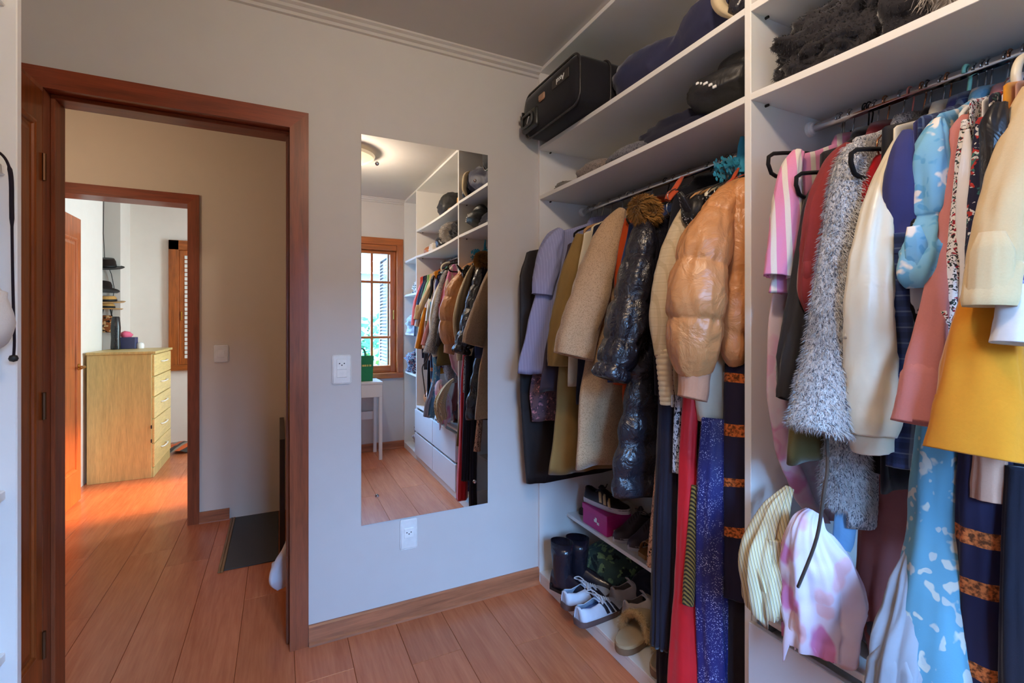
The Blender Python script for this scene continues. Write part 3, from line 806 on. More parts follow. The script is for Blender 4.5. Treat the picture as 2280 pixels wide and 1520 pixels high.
garment('cream_blouse', 'thin cream blouse squeezed between olive coat and navy jacket', 'blouse', satin('cream_cotton', (214, 200, 172), 0.7), 1.742, EB([(1300, 520), (1286, 600), (1270, 720), (1262, 860)], 1.742), thick=0.012, amp=0.005, hang='cream', group=G1, hlabel='cream loop-ended hanger above the thin cream blouse')
garment('navy_blazer', 'navy blazer mostly hidden behind the beige wool coat', 'jacket', fabric('navy_wool', (36, 38, 54)), 1.70, EB([(1322, 505), (1306, 590), (1290, 720), (1285, 900)], 1.70), thick=0.018, hang='black', group=G1)
M_beige = fabric('beige_wool', (192, 160, 126), 420, 0.95, 0.35, 0.08, 0.4, 0.1, ((160, 130, 100), 260))
garment('beige_wool_coat', 'long beige wool coat with wide plain sleeve in front of the rod', 'coat', M_beige, 1.60,
        EB([(1372, 482), (1335, 640), (1304, 800), (1290, 880), (1287, 960), (1279, 1040)], 1.60),
        PX([(1386, 466, 9), (1368, 500, 24), (1346, 552, 33), (1326, 613, 39), (1304, 690, 43), (1287, 754, 45), (1278, 794, 44)], 1.585), thick=0.035, amp=0.008, lam=0.16, wr=0.10, hang='wood', group=G1)
garment('rust_coat', 'rust orange coat between the beige wool coat and black puffer', 'coat', fabric('rust_wool', (176, 66, 24)), 1.505, [(1.27, 1.765), (1.235, 1.5), (1.23, 1.0)], [(Vector((1.28, 1.53, 1.75)), 0.02), (Vector((1.245, 1.53, 1.55)), 0.03), (Vector((1.235, 1.53, 1.2)), 0.032), (Vector((1.235, 1.53, 1.08)), 0.034)], thick=0.022, hang='black', group=G1)
garment('denim_jacket', 'dark blue denim jacket sliver beside the beige coat sleeve', 'jacket', fabric('blue_denim', (48, 62, 98)), 1.46, EB([(1400, 500), (1376, 620), (1352, 750), (1350, 850)], 1.46), thick=0.018, hang='white', group=G1)
M_puff = leather('black_puffer_shell', (34, 33, 42), 0.27, 0.6, 60, 0.8)
def fur_hood(t):
    c = atY(1437, 468, 1.36); mb = MB(); n = 22
    R = []
    for i in range(n):
        a = 2*math.pi*i/n
        R.append([c+Vector((0.042*math.cos(a)+0.014*math.cos(b)*math.cos(a), 0.022*math.sin(b), 0.034*math.sin(a)+0.016*math.cos(b)*math.sin(a))) for b in [2*math.pi*k/10 for k in range(10)]])
    R.append(R[0]); mb.rings(R); o = mb.build('fur_trim', fabric('fur_skin', (96, 70, 36)), t, smooth=True)
    spikes(t, 'fur_fibres', o, 6000, 0.022, fabric('fox_fur', (140, 100, 50), 300, 0.8, 0.2, 0.6), 4, 0.2, 0.0009)
garment('black_puffer_coat', 'long glossy black quilted puffer coat with brown fur hood', 'coat', M_puff, 1.375,
        EB([(1436, 500), (1408, 700), (1400, 860), (1386, 937), (1366, 1072), (1372, 1108)], 1.375),
        PX([(1440, 484, 10), (1434, 520, 27), (1428, 570, 39), (1418, 620, 43), (1400, 698, 46), (1388, 760, 46), (1368, 815, 42), (1360, 846, 40)], 1.355),
        quilt=[0, 0.3, 0.52, 0.72, 0.86, 1.0], bquilt=0.115, thick=0.05, amp=0.004, wr=0.12, N=40, rows=80, hang='black', group=G1, extra=fur_hood, flat=0.9)
garment('black_denim_jacket', 'black jacket behind the cream quilted leather sleeve', 'jacket', fabric('black_denim', (30, 30, 38)), 1.285, EB([(1500, 425), (1486, 540), (1468, 660), (1455, 800), (1458, 880)], 1.285), thick=0.024, hang='wire', group=G1)
M_creamL = plaid('cream_leather', (206, 186, 152), (196, 174, 140), (180, 158, 124), 0.028)
def zip_cuff(t):
    P = PX([(1478, 776, 19), (1480, 820, 17), (1483, 862, 16), (1485, 900, 15)], 1.155)
    mb = MB(); tube_cloth(mb, P, 20, 56, 0.0, 2, 0.9, None, [k/11 for k in range(12)], qd=0.10); mb.build('ribbed_cuff', satin('cream_leather_rib', (204, 182, 146), 0.4), t, smooth=True)
    p = atY(1497, 892, 1.13); MB().bbox(p.x-0.004, p.x+0.004, p.y-0.003, p.y+0.003, p.z-0.02, p.z+0.02, b=0.001).build('zip_pull', M_chrome, t)
garment('cream_leather_jacket', 'cream checked leather jacket with ribbed cuff beside tan puffer', 'jacket', M_creamL, 1.175,
        EB([(1530, 462), (1512, 620), (1500, 760), (1501, 897)], 1.175), PX([(1534, 450, 8), (1518, 500, 20), (1503, 560, 28), (1491, 613, 30), (1476, 690, 27), (1474, 740, 23), (1477, 790, 19)], 1.155),
        thick=0.03, amp=0.004, wr=0.10, hang='wood', group=G1, extra=zip_cuff)
garment('sequin_top', 'black sequinned top with shiny shoulder beside tan puffer', 'top', glitter('black_sequins', (14, 13, 15), (230, 230, 235), 130), 1.115, EB([(1548, 446), (1530, 480), (1545, 560), (1540, 700)], 1.115),
        PX([(1560, 440, 14), (1548, 462, 24), (1546, 486, 20), (1553, 500, 10)], 1.10), far=False, thick=0.026, wr=0.2, hang='cream', group=G1, hlabel='cream curved hanger above the black sequinned top')
def jacket_zip(t):
    a = atY(1613, 828, 1.02); b = atY(1616, 940, 1.02); c = atY(1617, 966, 1.02)
    MB().tube([a, b], 0.0028, 6).build('zip', M_chrome, t); MB().bbox(c.x-0.004, c.x+0.004, c.y-0.003, c.y+0.003, c.z, c.z+0.03, b=0.001).build('zip_pull', M_dark, t)
garment('white_leather_jacket', 'off-white leather jacket with side zip under the tan puffer', 'jacket', satin('white_leather', (206, 196, 172), 0.4), 1.068, EB([(1600, 470), (1570, 760), (1554, 895), (1560, 940)], 1.068), thick=0.045, amp=0.004, hang='black', group=G1, extra=jacket_zip)
M_tan = leather('tan_puffer_shell', (200, 138, 86), 0.36, 0.45, 44, 0.75)
def tan_puffs(t):
    mb = MB(); tube_cloth(mb, PX([(1660, 400, 14), (1652, 430, 28), (1645, 500, 34), (1640, 600, 36), (1634, 700, 34), (1632, 775, 26), (1640, 812, 18)], 0.985), 36, 70, 0.04, 5, 0.9, None, [0, 0.28, 0.52, 0.76, 1.0])
    mb.build('front_panel', M_tan, t, smooth=True)
garment('tan_puffer_jacket', 'glossy tan quilted puffer jacket bulging beside the divider panel', 'jacket', M_tan, 1.0, [(1.24, 1.755), (1.20, 1.5), (1.20, 1.22)],
        PX([(1652, 404, 12), (1630, 430, 27), (1604, 465, 36), (1588, 500, 43), (1570, 550, 56), (1558, 606, 60), (1550, 660, 62), (1548, 710, 62), (1545, 765, 56), (1546, 805, 46), (1549, 832, 37)], 1.02),
        quilt=[0, 0.24, 0.47, 0.70, 1.0], bquilt=0.13, thick=0.05, amp=0.002, wr=0.055, flat=0.95, hang='black', group=G1, extra=tan_puffs, N=56, rows=110, qd=0.19,
        cuff=PX([(1547, 822, 34), (1545, 845, 32), (1544, 870, 31), (1541, 888, 30)], 1.02), cuff_mat=fabric('tan_rib_knit', (190, 140, 112), 500))
# long pieces below
long_piece('black_pleated_dress', 'long black pleated dress reaching the shoe board', 'dress', fabric('black_pleat', (34, 32, 44), 700, 0.7), 1.20, [(1492, 870, 24), (1490, 1000, 26), (1486, 1150, 28), (1482, 1300, 28), (1478, 1440, 26)], G1, (14, 0.16))
long_piece('black_under_skirt', 'black skirt hem showing below the black pleated dress', 'skirt', fabric('black_crepe', (28, 26, 38), 700, 0.7), 1.225, [(1492, 1100, 20), (1488, 1300, 22), (1486, 1480, 22), (1488, 1580, 22)], G1, (8, 0.1))
M_leo = floral('leopard_print', (196, 150, 126), [(44, 30, 30), (120, 80, 62)], 75, 0.34, wob=0.02)
long_piece('leopard_dress', 'pink and black leopard print dress hem above the shoes', 'dress', M_leo, 1.29, [(1478, 1000, 14), (1470, 1110, 16), (1463, 1200, 17), (1458, 1262, 18)], G1, (6, 0.1))
long_piece('snake_print_dress', 'grey and white animal print dress beside the red dress', 'dress', floral('snake_print', (190, 190, 194), [(40, 42, 50), (90, 92, 100)], 80, 0.36, wob=0.03, stretch=(1, 1, 0.6)), 1.15, [(1512, 880, 9), (1509, 960, 10), (1508, 1052, 11)], G1, (5, 0.08))
long_piece('red_dress', 'long bright red satin dress hanging to the bottom', 'dress', satin('red_satin', (198, 16, 30), 0.5), 1.11, [(1540, 870, 17), (1532, 1000, 18), (1531, 1150, 21), (1530, 1300, 26), (1528, 1430, 32), (1526, 1590, 38)], G1, (5, 0.08))
long_piece('gold_stripe_shawl', 'gold and black striped shawl hanging between red and blue dresses', 'shawl', stripes('gold_chevron', [((136, 112, 58), 1), ((48, 40, 30), 1)], 0.006, (0.6, 0.5, 0)), 1.082, [(1548, 1080, 8), (1541, 1200, 11), (1535, 1290, 13), (1532, 1345, 13)], G1, (4, 0.06))
long_piece('blue_glitter_dress', 'long royal blue dress with white speckles', 'dress', glitter('blue_glitter', (34, 40, 104), (196, 202, 232), 210), 1.045, [(1590, 930, 26), (1584, 1050, 30), (1582, 1200, 33), (1582, 1350, 33), (1586, 1480, 33), (1588, 1590, 33)], G1, (7, 0.10))
M_band1 = bands('navy_orange_weave', (36, 32, 50), (206, 108, 52), [(0.86, 0.022), (0.80, 0.022), (0.62, 0.03), (0.50, 0.03), (0.34, 0.026), (0.2, 0.03)], 0.09)
long_piece('navy_orange_dress', 'navy woven dress with orange bands beside the divider panel', 'dress', M_band1, 0.992, [(1640, 810, 24), (1640, 950, 28), (1640, 1100, 30), (1640, 1250, 30), (1640, 1328, 30)], G1, (5, 0.08))
long_piece('dark_brown_skirt', 'dark brown long skirt under the orange banded dress', 'skirt', fabric('dark_brown_cloth', (36, 30, 36)), 1.0, [(1640, 1250, 24), (1640, 1400, 26), (1640, 1590, 28)], G1, (6, 0.1), hang='black')

# small colourful things at the top of this rod
fg = thing('flower_garland', 'turquoise flower garland looped over the rod beside the divider', 'garland', (1.36, 1.03, 1.80))
M_teal = satin('turquoise_petals', (36, 150, 186), 0.7); rnd = random.Random(5); pet = None
for i in range(26):
    u, v = rnd.uniform(1592, 1652), rnd.uniform(356, 400)
    c = atY(u, v, 1.07)+Vector((rnd.uniform(-0.01, 0.03), rnd.uniform(-0.02, 0.02), 0))
    mb = MB()
    for k in range(5):
        a = 2*math.pi*k/5+rnd.random(); d = Vector((math.cos(a), rnd.uniform(-0.4, 0.4), math.sin(a))); w = Vector((-math.sin(a), 0, math.cos(a)))
        q = len(mb.v); mb.v += [tuple(c), tuple(c+d*0.011+w*0.006), tuple(c+d*0.018), tuple(c+d*0.011-w*0.006)]; mb.f.append((q, q+1, q+2, q+3))
    mb.build('flower', M_teal, fg)
def strip(name, label, cat, pts, Y, mat):
    t = thing(name, label, cat, tuple(atY(pts[-1][0], pts[-1][1], Y)))
    mb = MB(); tube_cloth(mb, PX(pts, Y), 16, 20, 0.2, 2, 0.6); mb.build('cloth', mat, t, smooth=True)
M_org = satin('orange_chiffon', (190, 72, 30), 0.8)
strip('orange_scarf', 'orange scarf end beside the turquoise garland', 'scarf', [(1656, 392, 8), (1640, 402, 14), (1622, 416, 11), (1612, 432, 5)], 1.06, M_org)
strip('orange_red_scarf', 'small orange red scarf over the rod behind the fur hood', 'scarf', [(1512, 424, 6), (1497, 430, 10), (1486, 446, 7)], 1.29, M_org)
strip('turquoise_scarf', 'turquoise scarf knot against the divider above the tan puffer', 'scarf', [(1655, 340, 8), (1650, 358, 12), (1648, 385, 10)], 1.06, M_teal)
# ---- bay above the drawers, from the divider towards the photographer
def B(x0, zb, zt=1.755, mid=None): return [(x0, zt), (x0-0.015 if mid is None else mid, (zt+zb)/2), (x0-0.01, zb)]
M_pinkstripe = stripes('pink_stripe_linen', [((222, 142, 178), 2), ((226, 214, 202), 1.2)], 0.034, (0, 0.06, 0.95), wob=0.03)
def loop_hanger(label, kind, u0, v0, Y, w=0.075, h=0.055):
    # a bare hanger pushed forward so that its rounded end shows
    c = atY(u0, v0, Y)
    dx = c.x+0.21-XR
    return hanger(Y, kind, label, 0.21, c.z+h*0.5+0.03, 0.03, dx, loop=h)
loop_hanger('black velvet hanger end sticking out beside the white divider panel', 'black', 1714, 366, 0.822)
garment('pink_striped_shirt', 'pink and white striped linen shirt nearest the divider panel', 'shirt', M_pinkstripe, 0.79,
        EB([(1762, 352), (1757, 450), (1740, 580), (1718, 655)], 0.79), PX([(1778, 338, 12), (1764, 368, 19), (1754, 420, 25), (1747, 480, 29), (1738, 560, 31), (1730, 616, 29)], 0.785), thick=0.022, amp=0.008, wr=0.14, hang='wire', group=G2)
M_pinkfl = floral('pink_leaf_print', (222, 200, 204), [(206, 130, 160), (214, 168, 186)], 12, 0.4, 0.8, (1, 1, 0.6), wob=0.12, soft=0.1)
def tied(t):
    mb = MB(); tube_cloth(mb, PX([(1812, 1140, 16), (1800, 1166, 34), (1800, 1195, 50), (1812, 1245, 70), (1824, 1320, 80), (1824, 1395, 72), (1822, 1425, 70), (1822, 1442, 69)], 0.70), 90, 60, 0.16, 3, 0.6, (9, 0.13), ragged=0.09)
    mb.build('gathered_skirt', floral('pink_petal_print', (226, 208, 222), [(212, 132, 178), (226, 178, 184)], 11, 0.36, 0.8, (1, 1, 0.7), wob=0.1, soft=0.06), t, smooth=True)
garment('pink_print_dress', 'long pale pink leaf print dress gathered over the drawer chest', 'dress', M_pinkfl, 0.815, EB([(1760, 420), (1735, 560), (1715, 730), (1714, 880), (1733, 1000), (1772, 1100), (1812, 1162)], 0.815), thick=0.02, amp=0.012, lam=0.06, hang='white', group=G2, extra=tied, hlabel='white hanger with a pale curved end behind the pink striped shirt')
loop_hanger('black hanger end in front of the pale curved hanger', 'black', 1776, 412, 0.752)
garment('black_blouse', 'thin black long-sleeved blouse between pink and burgundy shirts', 'blouse', satin('black_viscose', (24, 21, 26), 0.75), 0.742, B(1.23, 1.05), PX([(1818, 410, 6), (1803, 450, 11), (1792, 530, 14), (1782, 620, 18), (1773, 720, 25), (1762, 800, 29), (1752, 855, 22), (1744, 888, 15)], 0.738), wr=0.2, thick=0.016, hang='black', group=G2)
garment('burgundy_shirt', 'burgundy cotton overshirt beside the fuzzy grey cardigan', 'shirt', fabric('burgundy_cotton', (132, 50, 52), 700, 0.85), 0.703, EB([(1884, 328), (1846, 470), (1822, 640), (1808, 790)], 0.703), PX([(1888, 322, 10), (1870, 350, 21), (1849, 400, 27), (1832, 457, 31), (1823, 520, 32), (1812, 600, 29), (1806, 650, 24), (1810, 694, 14)], 0.70), wr=0.12, thick=0.022, hang='copper', group=G2)
garment('olive_skirt', 'olive skirt hem showing under the fuzzy cardigan sleeve', 'skirt', fabric('olive_drill', (92, 80, 48)), 0.728, [(1.27, 1.70), (1.25, 1.35)]+EB([(1762, 900), (1754, 1030)], 0.728), thick=0.03, amp=0.004, hang='wire', group=G2)
M_knit = knit('fuzzy_grey_knit', (226, 222, 220), (104, 106, 114), 230)
M_fibre = fabric('eyelash_yarn', (238, 234, 232), 100, 0.9, 0.1, 0.5)
M_fibre2 = fabric('dark_eyelash_yarn', (92, 92, 100), 100, 0.9, 0.1, 0.4)
def fuzzy(t):
    mb = MB(); tube_cloth(mb, PX([(1888, 880, 34), (1884, 940, 40), (1881, 1000, 43), (1882, 1070, 46), (1888, 1128, 42)], 0.668), 26, 26, 0.1, 8, 0.7)
    o = mb.build('front_panel', M_knit, t, smooth=True); spikes(t, 'fuzz', o, 9000, 0.013, M_fibre, 9, 0.9, 0.0005); spikes(t, 'dark_fuzz', o, 2200, 0.012, M_fibre2, 19, 0.9, 0.0005)
    for c in list(t.children):
        if c.name.startswith('sleeve'): spikes(t, 'fuzz', c, 15000, 0.013, M_fibre, 5, 0.9, 0.0005); spikes(t, 'dark_fuzz', c, 3600, 0.012, M_fibre2, 15, 0.9, 0.0005); break
garment('fuzzy_cardigan', 'fuzzy grey and white eyelash knit cardigan with long sleeve', 'cardigan', M_knit, 0.648, B(1.2, 0.85), PX([(1902, 322, 12), (1892, 360, 25), (1884, 416, 32), (1874, 500, 33), (1862, 590, 35), (1852, 680, 37), (1848, 768, 45), (1834, 863, 54), (1818, 960, 62)], 0.642),
        wr=0.06, thick=0.02, hang='rose', group=G2, extra=fuzzy, N=26, rows=48, far=False)
loop_hanger('black velvet hanger end pushed in front of the fuzzy cardigan shoulder', 'black', 1898, 362, 0.612)
garment('red_satin_top', 'bright red satin top behind the cream satin blouse', 'top', satin('scarlet_satin', (206, 28, 40), 0.3), 0.612, EB([(1946, 352), (1918, 410), (1914, 560), (1896, 760), (1890, 860)], 0.612), thick=0.018, amp=0.006, hang='wire', group=G2)
M_cream = satin('cream_satin', (222, 210, 184), 0.36, 0.3, 0.05)
def blouse_cuff(t):
    mb = MB(); tube_cloth(mb, PX([(1938, 962, 46), (1939, 975, 43), (1941, 988, 42), (1943, 998, 41)], 0.572), 30, 10, 0.03, 1, 0.8, (16, 0.03)); mb.build('gathered_cuff', M_cream, t, smooth=True)
    mb = MB(); tube_cloth(mb, PX([(1958, 420, 8), (1932, 500, 16), (1912, 600, 17), (1900, 690, 16), (1892, 755, 13)], 0.59), 14, 24, 0.1, 4, 0.6); mb.build('sleeve_fold', M_cream, t, smooth=True)
garment('cream_satin_blouse', 'cream satin blouse with long puffed sleeve gathered at the cuff', 'blouse', M_cream, 0.572, B(1.21, 1.1), PX([(2006, 298, 7), (1988, 345, 16), (1966, 420, 27), (1949, 500, 34), (1938, 590, 41), (1932, 690, 46), (1935, 790, 47), (1937, 870, 52), (1938, 930, 55), (1938, 966, 47)], 0.568),
        wr=0.13, thick=0.016, hang='copper', group=G2, pleat=(6, 0.07), extra=blouse_cuff, N=30, rows=44)
garment('black_mini_skirt', 'black skirt hem under the cream blouse cuff', 'skirt', fabric('black_jersey', (30, 28, 32)), 0.585, B(1.19, 0.96), PX([(1985, 930, 40), (1982, 1000, 58), (1982, 1050, 62)], 0.61), far=False, thick=0.014, hang='wire', group=G2, pleat=(6, 0.04), flat=0.6)
garment('navy_shirt', 'navy blue short-sleeved shirt beside the light blue floral blouse', 'shirt', fabric('navy_cotton', (54, 56, 104), 800, 0.8), 0.537, B(1.215, 1.15), PX([(2020, 292, 10), (2010, 330, 19), (2005, 390, 27), (2006, 450, 33), (2011, 500, 36), (2004, 545, 27), (1992, 572, 14)], 0.532), wr=0.14, thick=0.016, hang='mint', group=G2, dx=0.0)
garment('blue_flannel_shirt', 'blue tartan flannel shirt sleeve below the navy shirt', 'shirt', plaid('blue_tartan', (44, 58, 96), (24, 30, 52), (110, 126, 150), 0.032), 0.522, B(1.2, 1.0), PX([(2002, 520, 14), (2001, 600, 21), (2003, 680, 24), (2009, 754, 27), (2007, 857, 23), (2010, 940, 27), (2011, 985, 29), (2012, 1040, 31)], 0.528), wr=0.14, thick=0.014, hang='wire', group=G2)
garment('monochrome_blouse', 'black and white abstract print blouse behind the light blue one', 'blouse', floral('monochrome_print', (226, 224, 220), [(24, 24, 26)], 22, 0.42, wob=0.1), 0.508, EB([(2062, 330), (2036, 400), (2030, 560), (2024, 690), (2044, 760)], 0.508), thick=0.018, hang='wire', group=G2)
M_lblue = floral('light_blue_floral', (126, 184, 214), [(236, 226, 214), (96, 160, 200)], 19, 0.33, 0.75, wob=0.09, soft=0.05)
garment('light_blue_blouse', 'light blue floral blouse with ruffled balloon sleeve', 'blouse', M_lblue, 0.498, B(1.22, 1.2), PX([(2090, 266, 10), (2082, 300, 24), (2074, 350, 34), (2073, 420, 38), (2072, 470, 33), (2070, 492, 26), (2060, 530, 34), (2048, 580, 38), (2043, 618, 34), (2044, 640, 20)], 0.49), wr=0.26, thick=0.018, hang='black', group=G2, N=30, rows=56, pleat=(6, 0.05))
M_rose = fabric('dusty_rose_crepe', (192, 122, 116), 800, 0.8, 0.15, 0.06)
def rose_hem(t):
    P = PX([(2049, 905, 43), (2044, 945, 49)], 0.46)
    mb = MB(); tube_cloth(mb, [(P[0][0], P[0][1]*0.99), ((P[0][0]+P[1][0])/2, (P[0][1]+P[1][1])*0.505), (P[1][0], P[1][1]*1.015)], 32, 8, 0.02, 1, 0.6); mb.build('sleeve_hem', M_rose, t, smooth=True)
garment('dusty_rose_blazer', 'dusty rose blazer with long flared sleeve', 'jacket', M_rose, 0.462, EB([(2154, 262), (2128, 420), (2112, 700), (2104, 850), (2100, 950)], 0.462), PX([(2148, 258, 8), (2133, 290, 15), (2122, 350, 15), (2115, 430, 15), (2104, 520, 17), (2092, 600, 20), (2080, 680, 25), (2064, 783, 33), (2053, 870, 41), (2045, 942, 49)], 0.46),
        wr=0.10, thick=0.016, hang='copper', group=G2, extra=rose_hem, flat=0.6)
M_redfl = floral('red_ditsy_print', (226, 218, 210), [(150, 36, 48), (46, 60, 52), (40, 40, 44)], 85, 0.33, wob=0.02)
garment('ditsy_floral_dress', 'white dress with tiny red and green flowers beside the dusty rose blazer', 'dress', M_redfl, 0.44, B(1.2, 1.1), PX([(2150, 268, 7), (2142, 340, 10), (2136, 430, 11), (2126, 540, 12), (2116, 650, 12), (2112, 760, 12), (2120, 830, 9)], 0.442), thick=0.012, hang='wire', group=G2, far=False, wr=0.12)
garment('sheer_white_blouse', 'sheer white blouse between two floral dresses', 'blouse', satin('white_chiffon', (224, 218, 214), 0.7), 0.428, B(1.215, 1.2), PX([(2154, 288, 4), (2153, 350, 11), (2150, 430, 14), (2146, 540, 15), (2141, 680, 15), (2133, 790, 11)], 0.43), thick=0.01, hang='wire', group=G2, far=False)
M_dkfl = floral('dark_meadow_print', (34, 34, 58), [(170, 50, 46), (60, 110, 104), (214, 210, 206)], 48, 0.27, wob=0.03)
garment('dark_floral_dress', 'navy dress with red and teal meadow flowers', 'dress', M_dkfl, 0.413, B(1.2, 0.95), PX([(2184, 262, 8), (2184, 330, 15), (2178, 420, 16), (2172, 530, 16), (2166, 640, 14)], 0.412), thick=0.012, hang='black', group=G2, far=False, wr=0.14)
garment('pale_lilac_shirt', 'pale lilac shirt sliver beside the navy meadow dress', 'shirt', satin('lilac_cotton', (206, 202, 220), 0.7), 0.40, B(1.215, 1.3), PX([(2197, 290, 4), (2199, 360, 9), (2201, 440, 13), (2198, 520, 14), (2188, 600, 12)], 0.40), thick=0.01, hang='wire', group=G2, far=False)
garment('black_leather_jacket', 'black leather jacket at the top near the cream hanger', 'jacket', leather('black_leather', (26, 24, 26), 0.35, 0.5), 0.388, B(1.20, 1.35), PX([(2226, 232, 14), (2216, 270, 22), (2214, 330, 20), (2212, 400, 18), (2204, 470, 14)], 0.386), thick=0.014, hang='black', group=G2, far=False, wr=0.18)
garment('amber_top', 'amber yellow top glimpsed behind the beige coat', 'top', fabric('amber_jersey', (214, 140, 50)), 0.378, B(1.19, 1.3), PX([(2226, 330, 5), (2222, 400, 9), (2212, 470, 9)], 0.376), thick=0.01, hang='copper', group=G2, far=False)
M_camel = fabric('camel_coat_cloth', (206, 178, 134), 700, 0.9, 0.25, 0.05)
def rolled(t):
    mb = MB(); tube_cloth(mb, PX([(2226, 585, 28), (2220, 592, 44), (2213, 606, 49), (2207, 640, 50), (2202, 668, 49), (2201, 682, 46)], 0.352), 40, 24, 0.06, 2, 0.66); mb.build('rolled_cuff', M_camel, t, smooth=True)
garment('camel_coat', 'camel beige coat with rolled cuff at the right edge', 'coat', M_camel, 0.358, B(1.2, 1.0), PX([(2300, 190, 16), (2296, 240, 34), (2280, 310, 41), (2258, 400, 45), (2238, 490, 47), (2222, 570, 46), (2214, 610, 44)], 0.352), thick=0.02, hang='cream', group=G2, extra=rolled, wr=0.10, hlabel='cream curved hanger above the camel coat')
M_must = fabric('mustard_suede', (206, 128, 30), 500, 0.9, 0.35, 0.08)
garment('mustard_coat', 'mustard orange suede coat with wide flared sleeve', 'coat', M_must, 0.382, B(1.17, 0.9), PX([(2206, 560, 30), (2198, 640, 38), (2188, 740, 54), (2180, 850, 68), (2172, 950, 79), (2167, 1012, 86)], 0.374), wr=0.08, thick=0.016, hang='wire', group=G2, flat=0.5)
M_whtx = fabric('white_linen_weave', (222, 218, 214), 300, 0.9, 0.1, 0.05)
def blue_band(t):
    P = PX([(2280, 618, 31), (2277, 640, 33)], 0.322)
    mb = MB(); tube_cloth(mb, [(P[0][0], P[0][1]*1.05), (P[1][0], P[1][1]*1.05)], 24, 4, 0.0, 1, 0.8, hollow=False); mb.build('blue_band', stripes('blue_band_weave', [((60, 72, 130), 1), ((150, 158, 190), 1)], 0.006), t, smooth=True)
garment('white_linen_shirt', 'white linen shirt sleeve with a blue woven band at the right edge', 'shirt', M_whtx, 0.328, B(1.19, 1.2), PX([(2312, 470, 18), (2296, 540, 26), (2281, 620, 31), (2273, 700, 39), (2268, 766, 46)], 0.322), wr=0.06, thick=0.014, hang='black', group=G2, extra=blue_band)
garment('sand_trousers', 'sand coloured trouser leg below the white linen shirt', 'trousers', fabric('sand_twill', (206, 172, 128)), 0.34, B(1.17, 0.95), PX([(2280, 700, 14), (2278, 850, 15), (2277, 1022, 17)], 0.338), far=False, thick=0.012, hang='wire', group=G2, collar=False)
garment('peach_sleeve_top', 'peach brown top sleeve below the mustard coat', 'top', fabric('peach_knit', (176, 128, 104)), 0.37, B(1.18, 1.0), PX([(2206, 960, 24), (2206, 1040, 28), (2206, 1114, 31)], 0.388), far=False, thick=0.01, hang='wire', group=G2, flat=0.6)
# long pieces of this bay
long_piece('burgundy_trousers', 'long burgundy wide crepe trousers gathered to a point at the drawers', 'trousers', satin('burgundy_crepe', (142, 74, 70), 0.75), 0.622, [(1988, 1010, 50), (1986, 1060, 55), (1983, 1143, 56), (1972, 1250, 51), (1962, 1330, 44), (1966, 1405, 36), (1964, 1450, 26), (1958, 1488, 10)], G2, (8, 0.12), flat=0.5, hang='copper')
M_lbdress = floral('blue_bird_print', (88, 134, 152), [(176, 170, 158), (164, 162, 156)], 21, 0.27, 0.7, (1, 1, 0.75), wob=0.09)
def lining(t):
    mb = MB(); tube_cloth(mb, PX([(2032, 1230, 14), (2022, 1300, 28), (2012, 1380, 38), (1996, 1470, 48), (1988, 1590, 60)], 0.505), 60, 40, 0.16, 6, 0.5, (7, 0.16)); mb.build('lining', satin('pale_cotton_lining', (132, 130, 136), 0.8), t, smooth=True)
long_piece('light_blue_print_dress', 'long light blue dress with pale leaf print in front of the drawers', 'dress', M_lbdress, 0.47, [(2082, 930, 30), (2084, 1000, 38), (2090, 1080, 50), (2094, 1174, 57), (2088, 1297, 66), (2078, 1405, 72), (2068, 1514, 78), (2060, 1620, 82)], G2, (6, 0.08), flat=0.6, hang='white', extra=lining)
M_band2 = bands('navy_orange_weave_long', (36, 32, 54), (206, 108, 54), [(0.90, 0.026), (0.83, 0.024), (0.62, 0.026), (0.545, 0.024), (0.36, 0.03), (0.27, 0.028), (0.12, 0.03)], 0.035)
long_piece('navy_orange_maxi_dress', 'long navy dress with orange woven bands at the right edge', 'dress', M_band2, 0.40, [(2196, 960, 40), (2194, 1080, 45), (2196, 1200, 48), (2198, 1350, 49), (2196, 1500, 50), (2196, 1640, 50)], G2, (7, 0.07), flat=0.6, hang='black')
long_piece('black_maxi_dress', 'black long dress at the very right edge of the picture', 'dress', fabric('black_maxi_cloth', (32, 30, 40)), 0.352, [(2272, 1040, 24), (2268, 1200, 27), (2266, 1400, 29), (2266, 1640, 30)], G2, (6, 0.08), hang='wire')
long_piece('pale_blue_scarf', 'pale blue scarf end hanging below the fuzzy cardigan', 'scarf', satin('pale_blue_cotton', (120, 168, 208), 0.8), 0.668, [(1892, 1090, 16), (1884, 1150, 20), (1878, 1200, 19), (1874, 1222, 15)], G2, (4, 0.06), flat=0.35, hang='wire')
b0, b1 = atY(1834, 1100, 0.60), atY(1777, 1306, 0.66)
bl = MB(); m_ = b0.lerp(b1, 0.5)+Vector((0.0, -0.012, 0.01))
bl.tube(smooth_path([tuple(b0+Vector((0.06, 0.03, 0.12))), tuple(b0+Vector((0.03, 0.01, 0.05))), tuple(b0), tuple(m_), tuple(b1)], 24), [(0.0048, 0.0035)]*24, 8)
tag(bl.build('fabric_belt', fabric('grey_brown_belt', (74, 62, 56)), smooth=True), 'grey brown fabric belt dangling over the pink print dress', 'belt')
M_strip = stripes('cream_ribbed_stripes', [((206, 186, 140), 2), ((112, 96, 76), 0.6), ((214, 204, 176), 1.4)], 0.0075, (0, 0.25, 0.8), wob=0.05)
sb = thing('striped_blouse', 'cream pin-striped blouse crumpled on the drawer chest by the divider', 'blouse', (1.25, 0.80, 0.532), G2)
